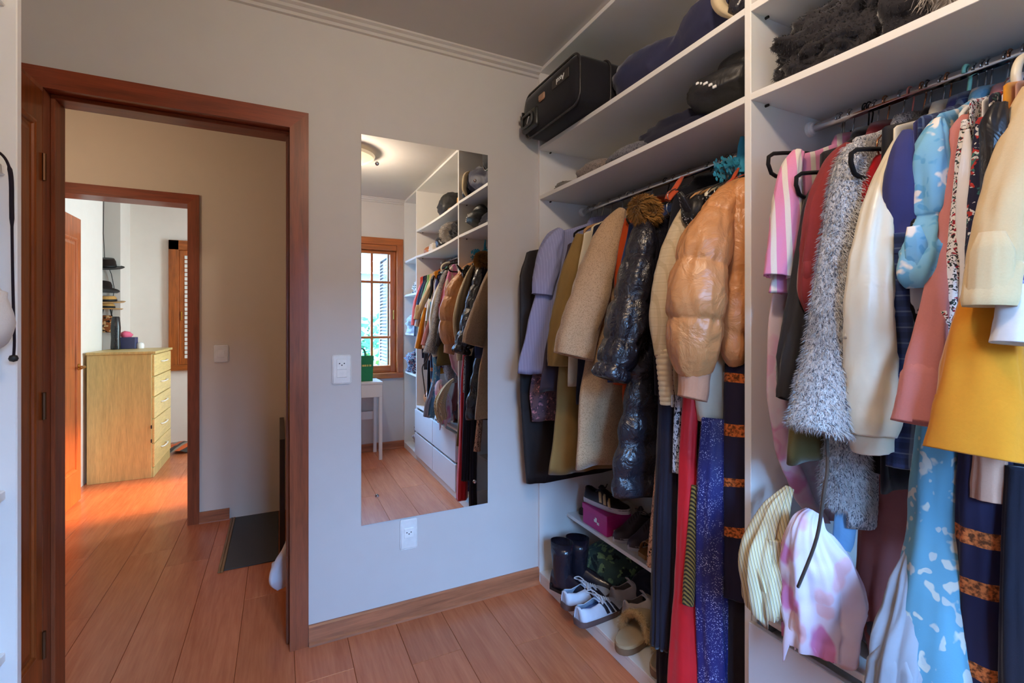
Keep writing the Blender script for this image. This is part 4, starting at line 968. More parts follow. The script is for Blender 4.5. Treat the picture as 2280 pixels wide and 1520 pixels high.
mb = MB(); tube_cloth(mb, PX([(1758, 1086, 9), (1742, 1112, 17), (1726, 1146, 28), (1711, 1192, 38), (1698, 1251, 46), (1700, 1310, 44), (1704, 1345, 40), (1708, 1362, 32)], 0.80), 80, 60, 0.16, 4, 0.8, (8, 0.12), ragged=0.06); mb.build('body', M_strip, sb, smooth=True)
mb = MB(); tube_cloth(mb, PX([(1722, 1200, 14), (1722, 1270, 17), (1724, 1330, 15), (1726, 1368, 12)], 0.775), 36, 40, 0.14, 5, 0.7, (5, 0.1)); mb.build('sleeve', M_strip, sb, smooth=True)

# ---- further along the rod, outside the picture but seen in the mirror
G3 = 'clothes at the far end of the rod, seen in the mirror'
def S3(Y, zt, zb, r, x0=1.2, x1=1.14): return [(Vector((x0+0.03, Y, zt)), r*0.4), (Vector((x0, Y, zt-0.1)), r*0.9), (Vector((x1+0.02, Y, (zt+zb)/2)), r), (Vector((x1, Y, zb)), r*1.05)]
for nm, lb, ct, mt, Y, zb, sz in (
    ('ivory_blouse', 'ivory blouse beside the white linen shirt', 'blouse', satin('ivory_cotton', (226, 212, 182), 0.7), 0.27, 1.1, 1.15),
    ('blush_cardigan', 'blush pink cardigan in the mirror', 'cardigan', fabric('blush_knit', (206, 160, 140)), 0.2, 1.05, 1.1),
    ('straw_shirt', 'straw yellow shirt in the mirror', 'shirt', fabric('straw_linen', (212, 184, 120)), 0.13, 1.15, 1.2),
    ('pistachio_shirt', 'pistachio green shirt in the mirror', 'shirt', fabric('pistachio_cotton', (136, 168, 110)), 0.05, 1.1, 1.2),
    ('charcoal_tunic', 'charcoal tunic in the mirror', 'tunic', fabric('charcoal_jersey', (58, 56, 62)), -0.02, 0.9, 1.1),
    ('midnight_shirt', 'midnight blue shirt in the mirror', 'shirt', fabric('midnight_cotton', (34, 40, 64)), -0.09, 1.0, 1.2),
    ('coral_top', 'coral red top last on the rod in the mirror', 'top', fabric('coral_jersey', (206, 82, 70)), -0.18, 1.2, 1.3)):
    garment(nm, lb, ct, mt, Y, B(1.2, zb), S3(Y, 1.74, sz, 0.034), thick=0.018, hang='black', group=G3)

bh = thing('cream_plastic_hanger', 'thick cream plastic hanger hook at the top right corner', 'hanger', (1.2, 0.37, 1.8))
MB().tube([tuple(atY(u, v, 0.385)) for u, v in smooth_path([(2300, 128), (2282, 126), (2268, 140), (2262, 168), (2266, 205), (2276, 240), (2292, 268)], 26)], 0.0075, 10).build('hook', HM['cream'], bh, smooth=True)

# ================================================================== things on the walls
mr = thing('wall_mirror', 'tall frameless wall mirror screwed to the wall beside the door', 'mirror', (0.613, D, 0.453))
MB().box(0.317, 0.909, D-0.0052, D-0.0006, 0.453, 2.142).build('mirror_glass', mirror_mat('silvered_mirror'), mr)
for (u, v) in ((839, 365), (839, 1103), (1056, 1071), (1056, 403)):
    p = atY(u, v, D); MB().lathe([(0, 0), (0.0075, -0.0005), (0.0082, -0.004), (0.005, -0.008), (0, -0.009)], (p.x, D-0.005, p.z), 14, 'y').build('screw_cap', M_chrome, mr, smooth='auto')
def plate(name, label, x0, x1, z0, z1, y, kind):
    t = thing(name, label, 'outlet' if 'outlet' in name else 'switch', ((x0+x1)/2, y, z0))
    MB().bbox(x0, x1, y-0.009, y-0.0002, z0, z1, b=0.006).build('cover_plate', M_plast, t, smooth='auto')
    cx, cz = (x0+x1)/2, (z0+z1)/2
    f = plain('module_plastic', (244, 244, 240), 0.3)
    if kind == 'double':
        mods = [('socket', cz+0.022), ('button', cz-0.018)]
    elif kind == 'single': mods = [('socket', cz+0.006)]
    else: mods = [('button', cz)]
    for k, z in mods:
        h = 0.022 if k == 'socket' else 0.016
        if kind == 'switch': h = 0.024
        m = boxpart(k, f, t, cx-0.021, cx+0.021, y-0.0125, y-0.0088, z-h, z+h, bev=0.0015)
        if k == 'socket':
            for dx, dz in ((-0.0095, 0.003), (0.0095, 0.003), (0, -0.004)):
                MB().lathe([(0, 0), (0.0027, 0), (0.0027, -0.0006), (0, -0.0006)], (cx+dx, y-0.0125, z+dz), 10, 'y').build('socket_hole', M_dark, m)
plate('wall_outlet', 'white wall outlet with a switch button between door and mirror', 0.198, 0.276, 1.069, 1.193, D, 'double')
plate('wall_outlet', 'white wall outlet directly under the mirror', 0.484, 0.561, 0.311, 0.446, D, 'single')
plate('light_switch', 'white light switch on the hall wall', -0.397, -0.311, 1.06, 1.178, Y2, 'switch')

# ------------------------------------------------------------------ left shelf unit with a hanging bag
su = thing('shelf_unit', 'tall white open shelf unit at the left edge', 'shelves', (-0.655, 0.6, 0))
boxpart('side_panel', M_white, su, -0.815, -0.49, 1.34, 1.36, 0, 2.56)
boxpart('side_panel', M_white, su, -0.815, -0.49, -0.78, -0.76, 0, 2.56)
boxpart('side_panel', M_white, su, -0.815, -0.49, 0.30, 0.32, 0, 2.56)
boxpart('top_panel', M_white, su, -0.815, -0.49, -0.78, 1.36, 2.561, 2.58)
boxpart('back_panel', M_white, su, -0.818, -0.8155, -0.78, 1.36, 0, 2.56, bev=0.0005)
for z in (0.06, 0.632, 0.965, 1.30, 1.632, 1.98, 2.3):
    if abs(z-1.30) < 0.01: continue
    for y0, y1 in ((-0.76, 0.30), (0.32, 1.34)): boxpart('shelf', M_white, su, -0.815, -0.507, y0, y1, z, z+0.02)
tb = thing('tote_bag', 'off-white cloth bag hanging in the shelf unit at the left edge', 'bag', (-0.52, 1.28, 1.25))
bag_p = [(Vector((-0.56, 1.27, 1.43)), 0.02), (Vector((-0.545, 1.275, 1.39)), 0.05), (Vector((-0.54, 1.28, 1.34)), 0.066), (Vector((-0.54, 1.28, 1.30)), 0.062), (Vector((-0.545, 1.28, 1.285)), 0.03)]
mb = MB(); tube_cloth(mb, bag_p, 24, 24, 0.12, 2, 0.8, (5, 0.05)); mb.build('bag_cloth', fabric('canvas_cloth', (214, 206, 196)), tb, smooth=True)
cp = [atY(u, v, 1.31) for u, v in ((-60, 318), (-20, 330), (5, 345), (19, 368), (25, 400), (26, 460), (27, 530), (28, 600), (30, 690), (32, 760), (30, 798))]
MB().tube([tuple(p) for p in smooth_path([tuple(p) for p in cp], 40)], [0.0025+0.0015*(0.3 < i/40 < 0.55) for i in range(40)], 8).build('drawstring', fabric('black_cord', (34, 26, 34)), tb, smooth=True)
MB().lathe([(0, -0.007), (0.006, -0.005), (0.008, 0), (0.006, 0.006), (0, 0.008)], tuple(cp[-1]), 10).build('cord_stop', M_dark, tb, smooth=True)

# ------------------------------------------------------------------ hall
st = thing('slate_step', 'dark slate step at the stair head in the hall', 'step', (-0.15, 3.33, 0))
MB().bbox(-0.268, -0.006, 2.965, 3.735, 0.0005, 0.006, b=0.001).build('slate_tread', plain('dark_slate', (58, 58, 56), 0.5), st)
for x0, x1 in ((-0.296, -0.283), (-0.282, -0.269)): boxpart('nosing_strip', wood('nosing_wood', (134, 100, 62), 'Y', 0.5), st, x0, x1, 2.95, 3.735, 0.0005, 0.009)
rp = MB().bbox(0.0, 0.028, 3.03, 3.735, 0.0005, 0.66, b=0.002).build('stair_side_panel', wood('dark_panel_wood', (52, 42, 40), 'Z', 0.5))
tag(rp, 'dark brown panel closing the side of the stair head', 'panel')
pb = thing('plastic_bag', 'crumpled white plastic bag hanging behind the door frame', 'bag', (0.02, 2.36, 0.1))
pbp = [(atY(646, 1195, 2.42), 0.012), (atY(640, 1225, 2.42), 0.028), (atY(628, 1255, 2.42), 0.042), (atY(622, 1285, 2.42), 0.052), (atY(626, 1306, 2.42), 0.03)]
mb = MB(); tube_cloth(mb, pbp, 18, 24, 0.28, 3, 0.8); mb.build('bag_film', satin('white_plastic_film', (226, 228, 236), 0.35), pb, smooth=True)
MB().tube([tuple(atY(646, 1195, 2.42)), (0.036, 2.36, 0.6), (0.05, 2.29, 0.9), (0.06, 2.2865, 0.93)], 0.003, 6).build('bag_handle', satin('white_plastic_film2', (220, 222, 230), 0.4), pb, smooth=True)

hl = thing('added_hall_lamp', 'unseen white pendant lamp added to warm the hall', 'lamp', (-1.25, 2.8, 2.02))  # added lamp, out of view, only to brighten the hall
MB().tube([(-1.25, 2.8, 2.2), (-1.25, 2.8, HC-0.02)], 0.003, 6).build('lamp_cord', M_dark, hl)
MB().lathe([(0, HC-0.001), (0.05, HC-0.001), (0.045, HC-0.025), (0, HC-0.03)], (-1.25, 2.8, 0), 20).build('ceiling_rose', M_plast, hl, smooth='auto')
MB().lathe([(0.0, 2.2), (0.02, 2.2), (0.022, 2.14), (0.014, 2.13), (0, 2.13)], (-1.25, 2.8, 0), 18).build('lamp_socket', M_plast, hl, smooth='auto')
MB().lathe([(0.0, 2.13), (0.015, 2.125), (0.035, 2.09), (0.038, 2.065), (0.028, 2.04), (0, 2.03)], (-1.25, 2.8, 0), 20).build('glass_bulb', glassy('bulb_glass', (1, 0.97, 0.9), 0.1), hl, smooth=True)
hb_ = bpy.data.lights.new('added_hall_light', 'POINT'); hb_.energy = 9.0; hb_.color = (1.0, 0.78, 0.58); hb_.shadow_soft_size = 0.02  # warm fill light for the hall walls and floor
ho = bpy.data.objects.new('added_hall_light', hb_); C.objects.link(ho); ho.parent = hl; ho.location = (0, 0, 0.05)
# ------------------------------------------------------------------ bedroom seen through both doors
M_dr = wood('pale_dresser_veneer', (206, 184, 122), 'Z', 0.45, coat=0.1, contrast=0.12)
dz = thing('dresser', 'pale yellow five-drawer dresser in the bedroom beyond the hall', 'dresser', (-1.19, 5.36, 0))
boxpart('carcass', M_dr, dz, -1.416, -0.985, 5.02, 5.72, 0.0, 1.06)
boxpart('top_board', M_dr, dz, -1.42, -0.955, 5.01, 5.73, 1.061, 1.082)
zz = [0.085, 0.29, 0.50, 0.69, 0.865, 1.055]
for a, b in zip(zz[:-1], zz[1:]):
    f = boxpart('drawer', wood('dresser_drawer_veneer', (226, 200, 134), 'Y', 0.4, coat=0.1, contrast=0.1), dz, -0.984, -0.966, 5.03, 5.71, a+0.004, b-0.004)
    hz = (a+b)/2+0.02
    MB().tube(smooth_path([(-0.966, 5.27, hz), (-0.945, 5.285, hz), (-0.94, 5.37, hz), (-0.945, 5.455, hz), (-0.966, 5.47, hz)], 14), 0.006, 6).build('handle', M_plast, f, smooth=True)
boxpart('kick_board', M_dr, dz, -0.99, -0.972, 5.03, 5.71, 0.0, 0.078)
for z in (0.3, 0.42): boxpart('hinge_plate', M_dark, dz, -0.99, -0.982, 5.012, 5.02, z, z+0.03)
# things on the dresser and in the niche
def lathe_thing(name, label, cat, prof, c, mat, group=None, n=22):
    o = MB().lathe(prof, c, n).build(name, mat, smooth='auto'); return tag(o, label, cat, group)
lathe_thing('dark_vase', 'slim black bottle standing on the dresser', 'bottle', [(0, 0), (0.036, 0), (0.038, 0.02), (0.034, 0.1), (0.037, 0.2), (0.03, 0.29), (0.024, 0.3), (0, 0.3)], (-1.345, 5.5, 1.083), plain('black_glass', (30, 30, 34), 0.25))
bx = thing('gift_box', 'dark blue open box with pink tissue on the dresser', 'box', (-1.28, 5.6, 1.083))
MB().bbox(-1.345, -1.215, 5.56, 5.66, 1.083, 1.19, b=0.003).build('box_body', plain('navy_card', (62, 66, 104), 0.6), bx)
mb = MB(); tube_cloth(mb, [(Vector((-1.29, 5.61, 1.19)), 0.035), (Vector((-1.29, 5.61, 1.22)), 0.045), (Vector((-1.285, 5.61, 1.245)), 0.02)], 14, 8, 0.4, 2, 0.8, hollow=False); mb.build('tissue', satin('pink_tissue', (224, 96, 130), 0.7), bx, smooth=True)
lathe_thing('white_jar', 'small white lidded jar on the dresser', 'jar', [(0, 0), (0.03, 0), (0.032, 0.03), (0.026, 0.05), (0.01, 0.06), (0, 0.06)], (-1.19, 5.62, 1.083), M_plast)
M_hatd, M_hats = fabric('dark_felt', (44, 34, 30)), fabric('hat_straw', (206, 158, 92), 300)
HATS = 'hats on the niche rack'
def hat(name, label, c, r, mat, tilt=0.0, crown=0.09):
    t = thing(name, label, 'hat', c, HATS, (tilt, 0, 0))
    k = r*0.55
    MB().lathe([(k*0.98, 0.004), (k, 0.01), (k*0.96, crown*0.7), (k*0.8, crown), (0, crown*0.96)], (0, 0, 0), 24).build('crown', mat, t, smooth='auto', local=True)
    MB().lathe([(k*0.9, 0.0), (r*0.9, -0.004), (r, 0.004), (r*0.98, 0.008), (k, 0.006)], (0, 0, 0), 28).build('brim', mat, t, smooth='auto', local=True)
    MB().lathe([(k*1.012, 0.008), (k*1.012, 0.03)], (0, 0, 0), 24).build('hat_band', M_dark, t, smooth=True, local=True)
hat('brown_felt_hat', 'dark brown felt hat at the top of the niche rack', (-1.53, 5.97, 1.87), 0.14, M_hatd, 0.25)
hat('black_felt_hat', 'black felt hat in the middle of the niche rack', (-1.56, 5.97, 1.64), 0.13, M_hatd, -0.2)
hat('straw_sun_hat', 'yellow straw hat on the niche rack', (-1.53, 5.96, 1.53), 0.15, M_hats, 0.1, 0.06)
hat('straw_panama_hat', 'pale straw hat below the yellow straw hat', (-1.54, 5.96, 1.46), 0.14, M_hats, 0.0, 0.06)
bs = thing('leather_handbag', 'brown patterned handbag hanging in the bedroom niche', 'bag', (-1.53, 5.97, 1.22))
mb = MB(); tube_cloth(mb, [(Vector((-1.53, 5.97, 1.40)), 0.03), (Vector((-1.53, 5.97, 1.36)), 0.07), (Vector((-1.53, 5.97, 1.28)), 0.085), (Vector((-1.53, 5.97, 1.23)), 0.06)], 18, 16, 0.1, 2, 0.5); mb.build('bag_body', floral('brown_patch', (150, 82, 42), [(40, 30, 26), (212, 170, 120)], 22, 0.36), bs, smooth=True)
MB().tube([(-1.57, 5.97, 1.39), (-1.55, 5.97, 1.5), (-1.51, 5.97, 1.5), (-1.49, 5.97, 1.39)], 0.006, 6).build('bag_strap', M_dark, bs, smooth=True)
MB().tube([tuple(atY(u, v, 6.02)) for u, v in ((231, 440), (230, 520), (233, 575), (248, 610), (254, 640), (249, 700), (252, 745))], 0.003, 6).build('hanging_cord', M_dark)
tag(bpy.data.objects['hanging_cord'], 'thin black cord dangling in the bedroom niche', 'cord')
rg = thing('floor_blanket', 'folded orange and grey striped blanket on the bedroom floor', 'blanket', (-0.83, 5.96, 0))
mb = MB(); mb.rings([[(x, y, 0.002+0.05*abs(nz(x*6, y*6, 1))+h) for x in [-1.0+0.05*i for i in range(12)]] for y, h in [(5.78+0.03*j, 0.012+0.05*math.sin(j/14*3.1)) for j in range(15)]], False)
mb.build('blanket_cloth', stripes('orange_grey_blanket', [((206, 98, 54), 1), ((70, 66, 64), 1.4), ((150, 140, 126), 0.7)], 0.12, (0, 0, 0.6)), rg, smooth=True)

# ------------------------------------------------------------------ behind the photographer: desk, bag, lamp
dk_ = thing('desk', 'slim white desk under the window, seen in the mirror', 'desk', (0.5, -0.6, 0))
boxpart('desk_top', M_white, dk_, 0.1, 0.9, -0.775, -0.43, 0.735, 0.755)
boxpart('apron', M_white, dk_, 0.105, 0.895, -0.45, -0.435, 0.61, 0.735)
for x0 in (0.105, 0.865): boxpart('apron_side', M_white, dk_, x0, x0+0.03, -0.77, -0.45, 0.61, 0.735)
for x0 in (0.105, 0.865):
    for y0 in (-0.77, -0.465): boxpart('leg', M_white, dk_, x0, x0+0.03, y0, y0+0.03, 0, 0.61)
boxpart('back_rail', M_white, dk_, 0.135, 0.865, -0.768, -0.755, 0.34, 0.42)
M_green = satin('green_film', (12, 110, 58), 0.4)
gb = thing('green_shopping_bag', 'green paper carrier bag on the desk, seen in the mirror', 'bag', (0.72, -0.58, 0.756))
mb = MB(); mb.rings([[(x, y, z) for x, y in ((0.63-e, -0.63+e), (0.82+e, -0.63+e), (0.82+e, -0.53-e), (0.63-e, -0.53-e))] for z, e in ((0.757, 0.0), (0.85, 0.004), (0.98, 0.012), (1.0, 0.014))], True, True, False); mb.build('bag_body', M_green, gb)
for y in (-0.612, -0.548): MB().tube(smooth_path([(0.69, y, 0.99), (0.70, y, 1.05), (0.725, y, 1.075), (0.75, y, 1.05), (0.76, y, 0.99)], 14), 0.006, 6).build('bag_handle', M_green, gb, smooth=True)
M_gold = plain('gold_print', (206, 172, 84), 0.5)
for i, w in enumerate((0.012, 0.02, 0.014, 0.02, 0.016, 0.014, 0.02)):
    boxpart('printed_mark', M_gold, gb, 0.655+i*0.022, 0.655+i*0.022+w, -0.5315+0.0055, -0.5315+0.0065, 0.90, 0.918, bev=0.0002)
lamp = thing('ceiling_lamp', 'round cream glass ceiling lamp, seen in the mirror', 'lamp', (0.45, 0.50, HC-0.09))
MB().lathe([(0, HC-0.001), (0.11, HC-0.001), (0.11, HC-0.022), (0, HC-0.022)], (0.45, 0.50, 0), 28).build('lamp_base', M_plast, lamp, smooth='auto')
lm = NT('lamp_glass'); lm.base((232, 212, 176)); lm.set(0.3); lm.b.inputs['Transmission Weight'].default_value = 0.0
lm.b.inputs['Emission Color'].default_value = (1.0, 0.80, 0.55, 1); lm.b.inputs['Emission Strength'].default_value = 0.35
MB().lathe([(0.125, HC-0.018), (0.21, HC-0.03), (0.20, HC-0.05), (0.13, HC-0.078), (0.05, HC-0.09), (0, HC-0.092)], (0.45, 0.50, 0), 32).build('lamp_shade', lm.m, lamp, smooth='auto')

bulb = bpy.data.lights.new('ceiling_lamp_bulb', 'POINT'); bulb.energy = 27.0; bulb.color = (1.0, 0.80, 0.62); bulb.shadow_soft_size = 0.06
bo = bpy.data.objects.new('ceiling_lamp_bulb', bulb); C.objects.link(bo); bo.parent = lamp; bo.location = (0, 0, -0.075)
# ================================================================== things on the wardrobe shelves
def lump(name, label, cat, c, r, mat, z0, amp=0.22, fq=3.0, seed=0, group=None, fuzz=None, sub=4, parts=None, rz=0.0):
    """a soft heap resting on a shelf"""
    t = thing(name, label, cat, (c[0], c[1], z0), group)
    bm = bmesh.new(); bmesh.ops.create_icosphere(bm, subdivisions=sub, radius=1)
    mb = MB(); cr, sr = math.cos(rz), math.sin(rz)
    for v in bm.verts:
        d = v.co.normalized()
        k = 1+amp*(nz(d.x*fq+seed, d.y*fq, d.z*fq)+0.5*abs(nz(d.x*fq*2.3, d.y*fq*2.3+seed, d.z*fq*2.3))*2-0.3)
        sx = math.copysign(abs(d.x)**0.75, d.x); sy = math.copysign(abs(d.y)**0.75, d.y)
        lx, ly = sx*r[0]*k, sy*r[1]*k
        z = c[2]+d.z*r[2]*k
        z = z0+0.001+max(0, z-z0)*1.0
        mb.v.append((c[0]+lx*cr-ly*sr, c[1]+lx*sr+ly*cr, z))
    bm.verts.index_update(); mb.f = [tuple(v.index for v in f.verts) for f in bm.faces]; bm.free()
    o = mb.build('folded_cloth', mat, t, smooth=True)
    if fuzz: spikes(t, 'pile', o, fuzz[0], fuzz[1], fuzz[2], 3, 0.2, fuzz[3] if len(fuzz) > 3 else 0.0008)
    return t
ZS1, ZS2, ZS2b = 2.2255, 1.9745, 1.962
# suitcase lying on the top shelf
M_case = fabric('black_suitcase_cloth', (30, 29, 34), 700, 0.75)
sc_ = thing('suitcase', 'black soft suitcase on the top shelf in the corner', 'suitcase', (1.34, 1.86, 2.227))
MB().bbox(1.075, 1.62, 1.62, 2.10, 2.227, 2.445, b=0.055).build('case_body', M_case, sc_, smooth=True)
def ring_path(x, a0, a1, b0, b1, r, n=6):
    pts = []
    for (cy, cz, s) in ((a1-r, b1-r, 0), (a0+r, b1-r, 90), (a0+r, b0+r, 180), (a1-r, b0+r, 270)):
        for k in range(n+1):
            a = math.radians(s+90*k/n); pts.append((x, cy+r*math.cos(a), cz+r*math.sin(a)))
    return pts+pts[:1]
MB().tube(ring_path(1.10, 1.622, 2.098, 2.229, 2.443, 0.05), 0.005, 7, False).build('piping', leather('black_piping', (40, 38, 40), 0.4), sc_, smooth=True)
MB().tube(ring_path(1.25, 1.617, 2.103, 2.226, 2.448, 0.055), 0.005, 7, False).build('piping', leather('black_piping', (40, 38, 40), 0.4), sc_, smooth=True)
mb = MB(); mb.bbox(1.062, 1.09, 1.93, 2.075, 2.245, 2.335, b=0.012); mb.build('handle_housing', plain('black_hard_plastic', (38, 40, 40), 0.4), sc_, smooth='auto')
MB().tube(ring_path(1.056, 1.955, 2.055, 2.262, 2.315, 0.018), 0.006, 8, False).build('pull_handle', plain('grey_hard_plastic', (62, 64, 64), 0.4), sc_, smooth=True)
text_part('handle_logo', 'J', 0.04, Matrix.Translation((1.0605, 2.005, 2.288)) @ Matrix.Rotation(math.radians(-90), 4, 'Z') @ Matrix.Rotation(math.radians(90), 4, 'X') @ Matrix.Rotation(math.radians(150), 4, 'Z'), M_plast, sc_)
MB().bbox(1.071, 1.076, 1.665, 1.80, 2.345, 2.385, b=0.002).build('logo_patch', leather('logo_patch', (50, 44, 42), 0.5), sc_)
text_part('logo_lettering', 'Axul', 0.034, Matrix.Translation((1.0705, 1.73, 2.365)) @ Matrix.Rotation(math.radians(-90), 4, 'Z') @ Matrix.Rotation(math.radians(90), 4, 'X') @ Matrix.Rotation(math.pi, 4, 'Z'), M_plast, sc_)
MB().bbox(1.066, 1.076, 1.86, 1.915, 2.338, 2.37, b=0.006).build('name_tag', leather('tan_tag', (170, 134, 108), 0.5), sc_, smooth='auto')
for y, z in ((2.07, 2.345), (2.085, 2.335)): MB().bbox(1.06, 1.078, y-0.004, y+0.004, z-0.012, z+0.008, b=0.002).build('zip_pull', M_chrome, sc_)
def roll(name, label, cat, pts, mat, wr=0.16, seed=1, group=None, flat=0.9, N=24, rows=44):
    t = thing(name, label, cat, tuple(pts[0][0]), group)
    mb = MB(); P = [(Vector(p), r) for p, r in pts]; tube_cloth(mb, P, N, rows, wr, seed, flat, None, hollow=False)
    mb.build('cloth', mat, t, smooth=True); return t
M_navyq = satin('navy_quilt_shell', (40, 42, 74), 0.6)
roll('navy_quilted_coat', 'rolled navy quilted coat along the top shelf beside the suitcase', 'coat', [((1.30, 1.60, 2.31), 0.05), ((1.30, 1.54, 2.315), 0.085), ((1.31, 1.38, 2.315), 0.085), ((1.32, 1.27, 2.305), 0.075), ((1.33, 1.14, 2.335), 0.105), ((1.34, 1.04, 2.35), 0.115), ((1.35, 0.985, 2.35), 0.09)], M_navyq, 0.14, 3)
roll('cream_scarf', 'cream fleece collar hanging over the navy coat on the top shelf', 'scarf', [((1.235, 0.99, 2.245), 0.008), ((1.20, 1.02, 2.285), 0.018), ((1.20, 1.025, 2.33), 0.022), ((1.22, 1.0, 2.39), 0.026), ((1.26, 0.965, 2.43), 0.02)], fabric('cream_fleece', (206, 186, 150)), 0.2, 4, rows=24, N=14)
roll('black_down_jacket', 'black down jacket at the end of the top shelf against the divider', 'jacket', [((1.215, 0.985, 2.25), 0.02), ((1.24, 0.975, 2.29), 0.04), ((1.29, 0.975, 2.35), 0.042), ((1.4, 0.976, 2.40), 0.04)], M_puff, 0.15, 6, rows=24)
M_gknit = knit('grey_marl_knit', (150, 134, 126), (96, 86, 82), 220)
lump('beige_marl_sweater', 'folded beige marl sweater on the lower shelf', 'sweater', (1.32, 1.73, 1.99), (0.13, 0.12, 0.055), M_gknit, ZS2, 0.08, 2, 1)
lump('grey_marl_sweater', 'grey speckled sweater on the lower shelf under navy clothes', 'sweater', (1.32, 1.50, 1.985), (0.13, 0.13, 0.05), knit('blue_grey_marl', (110, 108, 116), (60, 60, 70), 220), ZS2, 0.08, 2, 2)
lump('navy_clothes', 'navy folded clothes heaped on the lower shelf', 'clothes', (1.38, 1.30, 2.01), (0.15, 0.20, 0.085), fabric('navy_fleece', (34, 34, 50)), ZS2, 0.14, 2.2, 3)
lump('grey_scarf', 'thin grey scarf lying at the corner of the lower shelf', 'scarf', (1.29, 1.96, 1.982), (0.09, 0.07, 0.03), fabric('grey_scarf_wool', (128, 124, 120)), ZS2, 0.2, 2.4, 5)
cp_ = lump('black_sports_bag', 'black soft bag with white lettering on the lower shelf', 'bag', (1.33, 1.085, 2.075), (0.13, 0.13, 0.06), leather('black_nylon', (30, 30, 32), 0.5), ZS2+0.035, 0.10, 2.0, 8, rz=0.2)
from mathutils.bvhtree import BVHTree
def on_surface(obj, u, v):
    w0 = world_origin(obj); me = obj.data
    bv = BVHTree.FromPolygons([p.co+w0 for p in me.vertices], [tuple(p.vertices) for p in me.polygons])
    h = bv.ray_cast(EYEV, ray(u, v).normalized()); return h[0], h[1]
for (u, v, w) in ((1553, 186, 4), (1561, 186, 2), (1571, 186, 6), (1582, 189, 5), (1591, 193, 5)):
    p, n = on_surface(cp_.children[0], u, v)
    if p is None: continue
    p = p-ray(u, v).normalized()*0.001
    MB().bbox(p.x-0.003, p.x+0.003, p.y-w*0.0012, p.y+w*0.0012, p.z-0.004, p.z+0.004, b=0.0008).build('lettering', M_plast, cp_)
roll('black_strap_shoe', 'black flat case leaning on top of the black soft bag', 'case', [((1.33, 1.12, 2.135), 0.015), ((1.31, 1.08, 2.15), 0.035), ((1.31, 1.0, 2.135), 0.042), ((1.32, 0.955, 2.115), 0.028)], leather('black_nylon2', (24, 24, 26), 0.45), 0.1, 5, rows=20)
M_blackfur = fabric('black_fur', (44, 42, 46), 300, 0.85, 0.4, 0.3)
lump('black_fur_coat', 'black plush fur coat bundled on the shelf above the right rod', 'coat', (1.36, 0.755, 2.055), (0.155, 0.145, 0.105), M_blackfur, ZS2b, 0.22, 2.6, 4, fuzz=(12000, 0.008, fabric('black_fur_pile', (50, 48, 52), 300, 0.8, 0.2, 0.4), 0.0006), sub=5)
lump('black_fur_hood', 'black plush hood beside the bundled fur coat', 'coat', (1.40, 0.575, 2.06), (0.16, 0.09, 0.10), M_blackfur, ZS2b, 0.2, 2.4, 9, fuzz=(6000, 0.008, fabric('black_fur_pile', (50, 48, 52)), 0.0006))
lump('grey_fur_stole', 'pale grey fur stole on the shelf above the right rod', 'stole', (1.33, 0.475, 2.075), (0.13, 0.085, 0.085), fabric('grey_fur', (146, 138, 132), 300, 0.85, 0.4, 0.2), ZS2b+0.02, 0.16, 2.2, 7, fuzz=(6000, 0.02, fabric('grey_fur_pile', (186, 178, 170), 300, 0.8, 0.2, 0.3), 0.0006))
# upper shelf of the middle bay: only the mirror shows it
lump('black_backpack', 'black backpack on the top shelf, seen in the mirror', 'backpack', (1.40, 0.30, 2.33), (0.17, 0.15, 0.13), leather('black_nylon', (30, 30, 32), 0.5), 2.222, 0.12, 1.6, 12)
t = thing('straw_boater', 'straw hat on the top shelf beside the divider, seen in the mirror', 'hat', (1.36, 0.66, 2.225))
MB().lathe([(0.085, 0.004), (0.088, 0.01), (0.084, 0.10), (0.07, 0.115), (0, 0.112)], (0, 0, 0), 28).build('crown', M_hats, t, smooth='auto', local=True)
MB().lathe([(0.08, 0.001), (0.15, 0.0), (0.16, 0.006), (0.15, 0.01), (0.086, 0.009)], (0, 0, 0), 30).build('brim', M_hats, t, smooth='auto', local=True)
MB().lathe([(0.0895, 0.01), (0.0885, 0.035)], (0, 0, 0), 28).build('hat_band', M_dark, t, smooth=True, local=True)
lump('black_satchel', 'black satchel on the lower shelf, seen in the mirror', 'bag', (1.36, 0.22, 2.03), (0.13, 0.12, 0.07), leather('black_leather', (26, 24, 26)), ZS2b-0.004, 0.15, 1.8, 13)
lump('cream_bag', 'cream cloth bag on the lower shelf, seen in the mirror', 'bag', (1.33, 0.02, 2.01), (0.1, 0.07, 0.055), fabric('canvas_cloth', (214, 206, 196)), ZS2b, 0.2, 2, 14)
lump('tan_bag', 'tan leather bag on the lower shelf, seen in the mirror', 'bag', (1.33, -0.16, 2.01), (0.1, 0.08, 0.05), leather('tan_leather', (176, 104, 54)), ZS2b, 0.15, 2, 15)
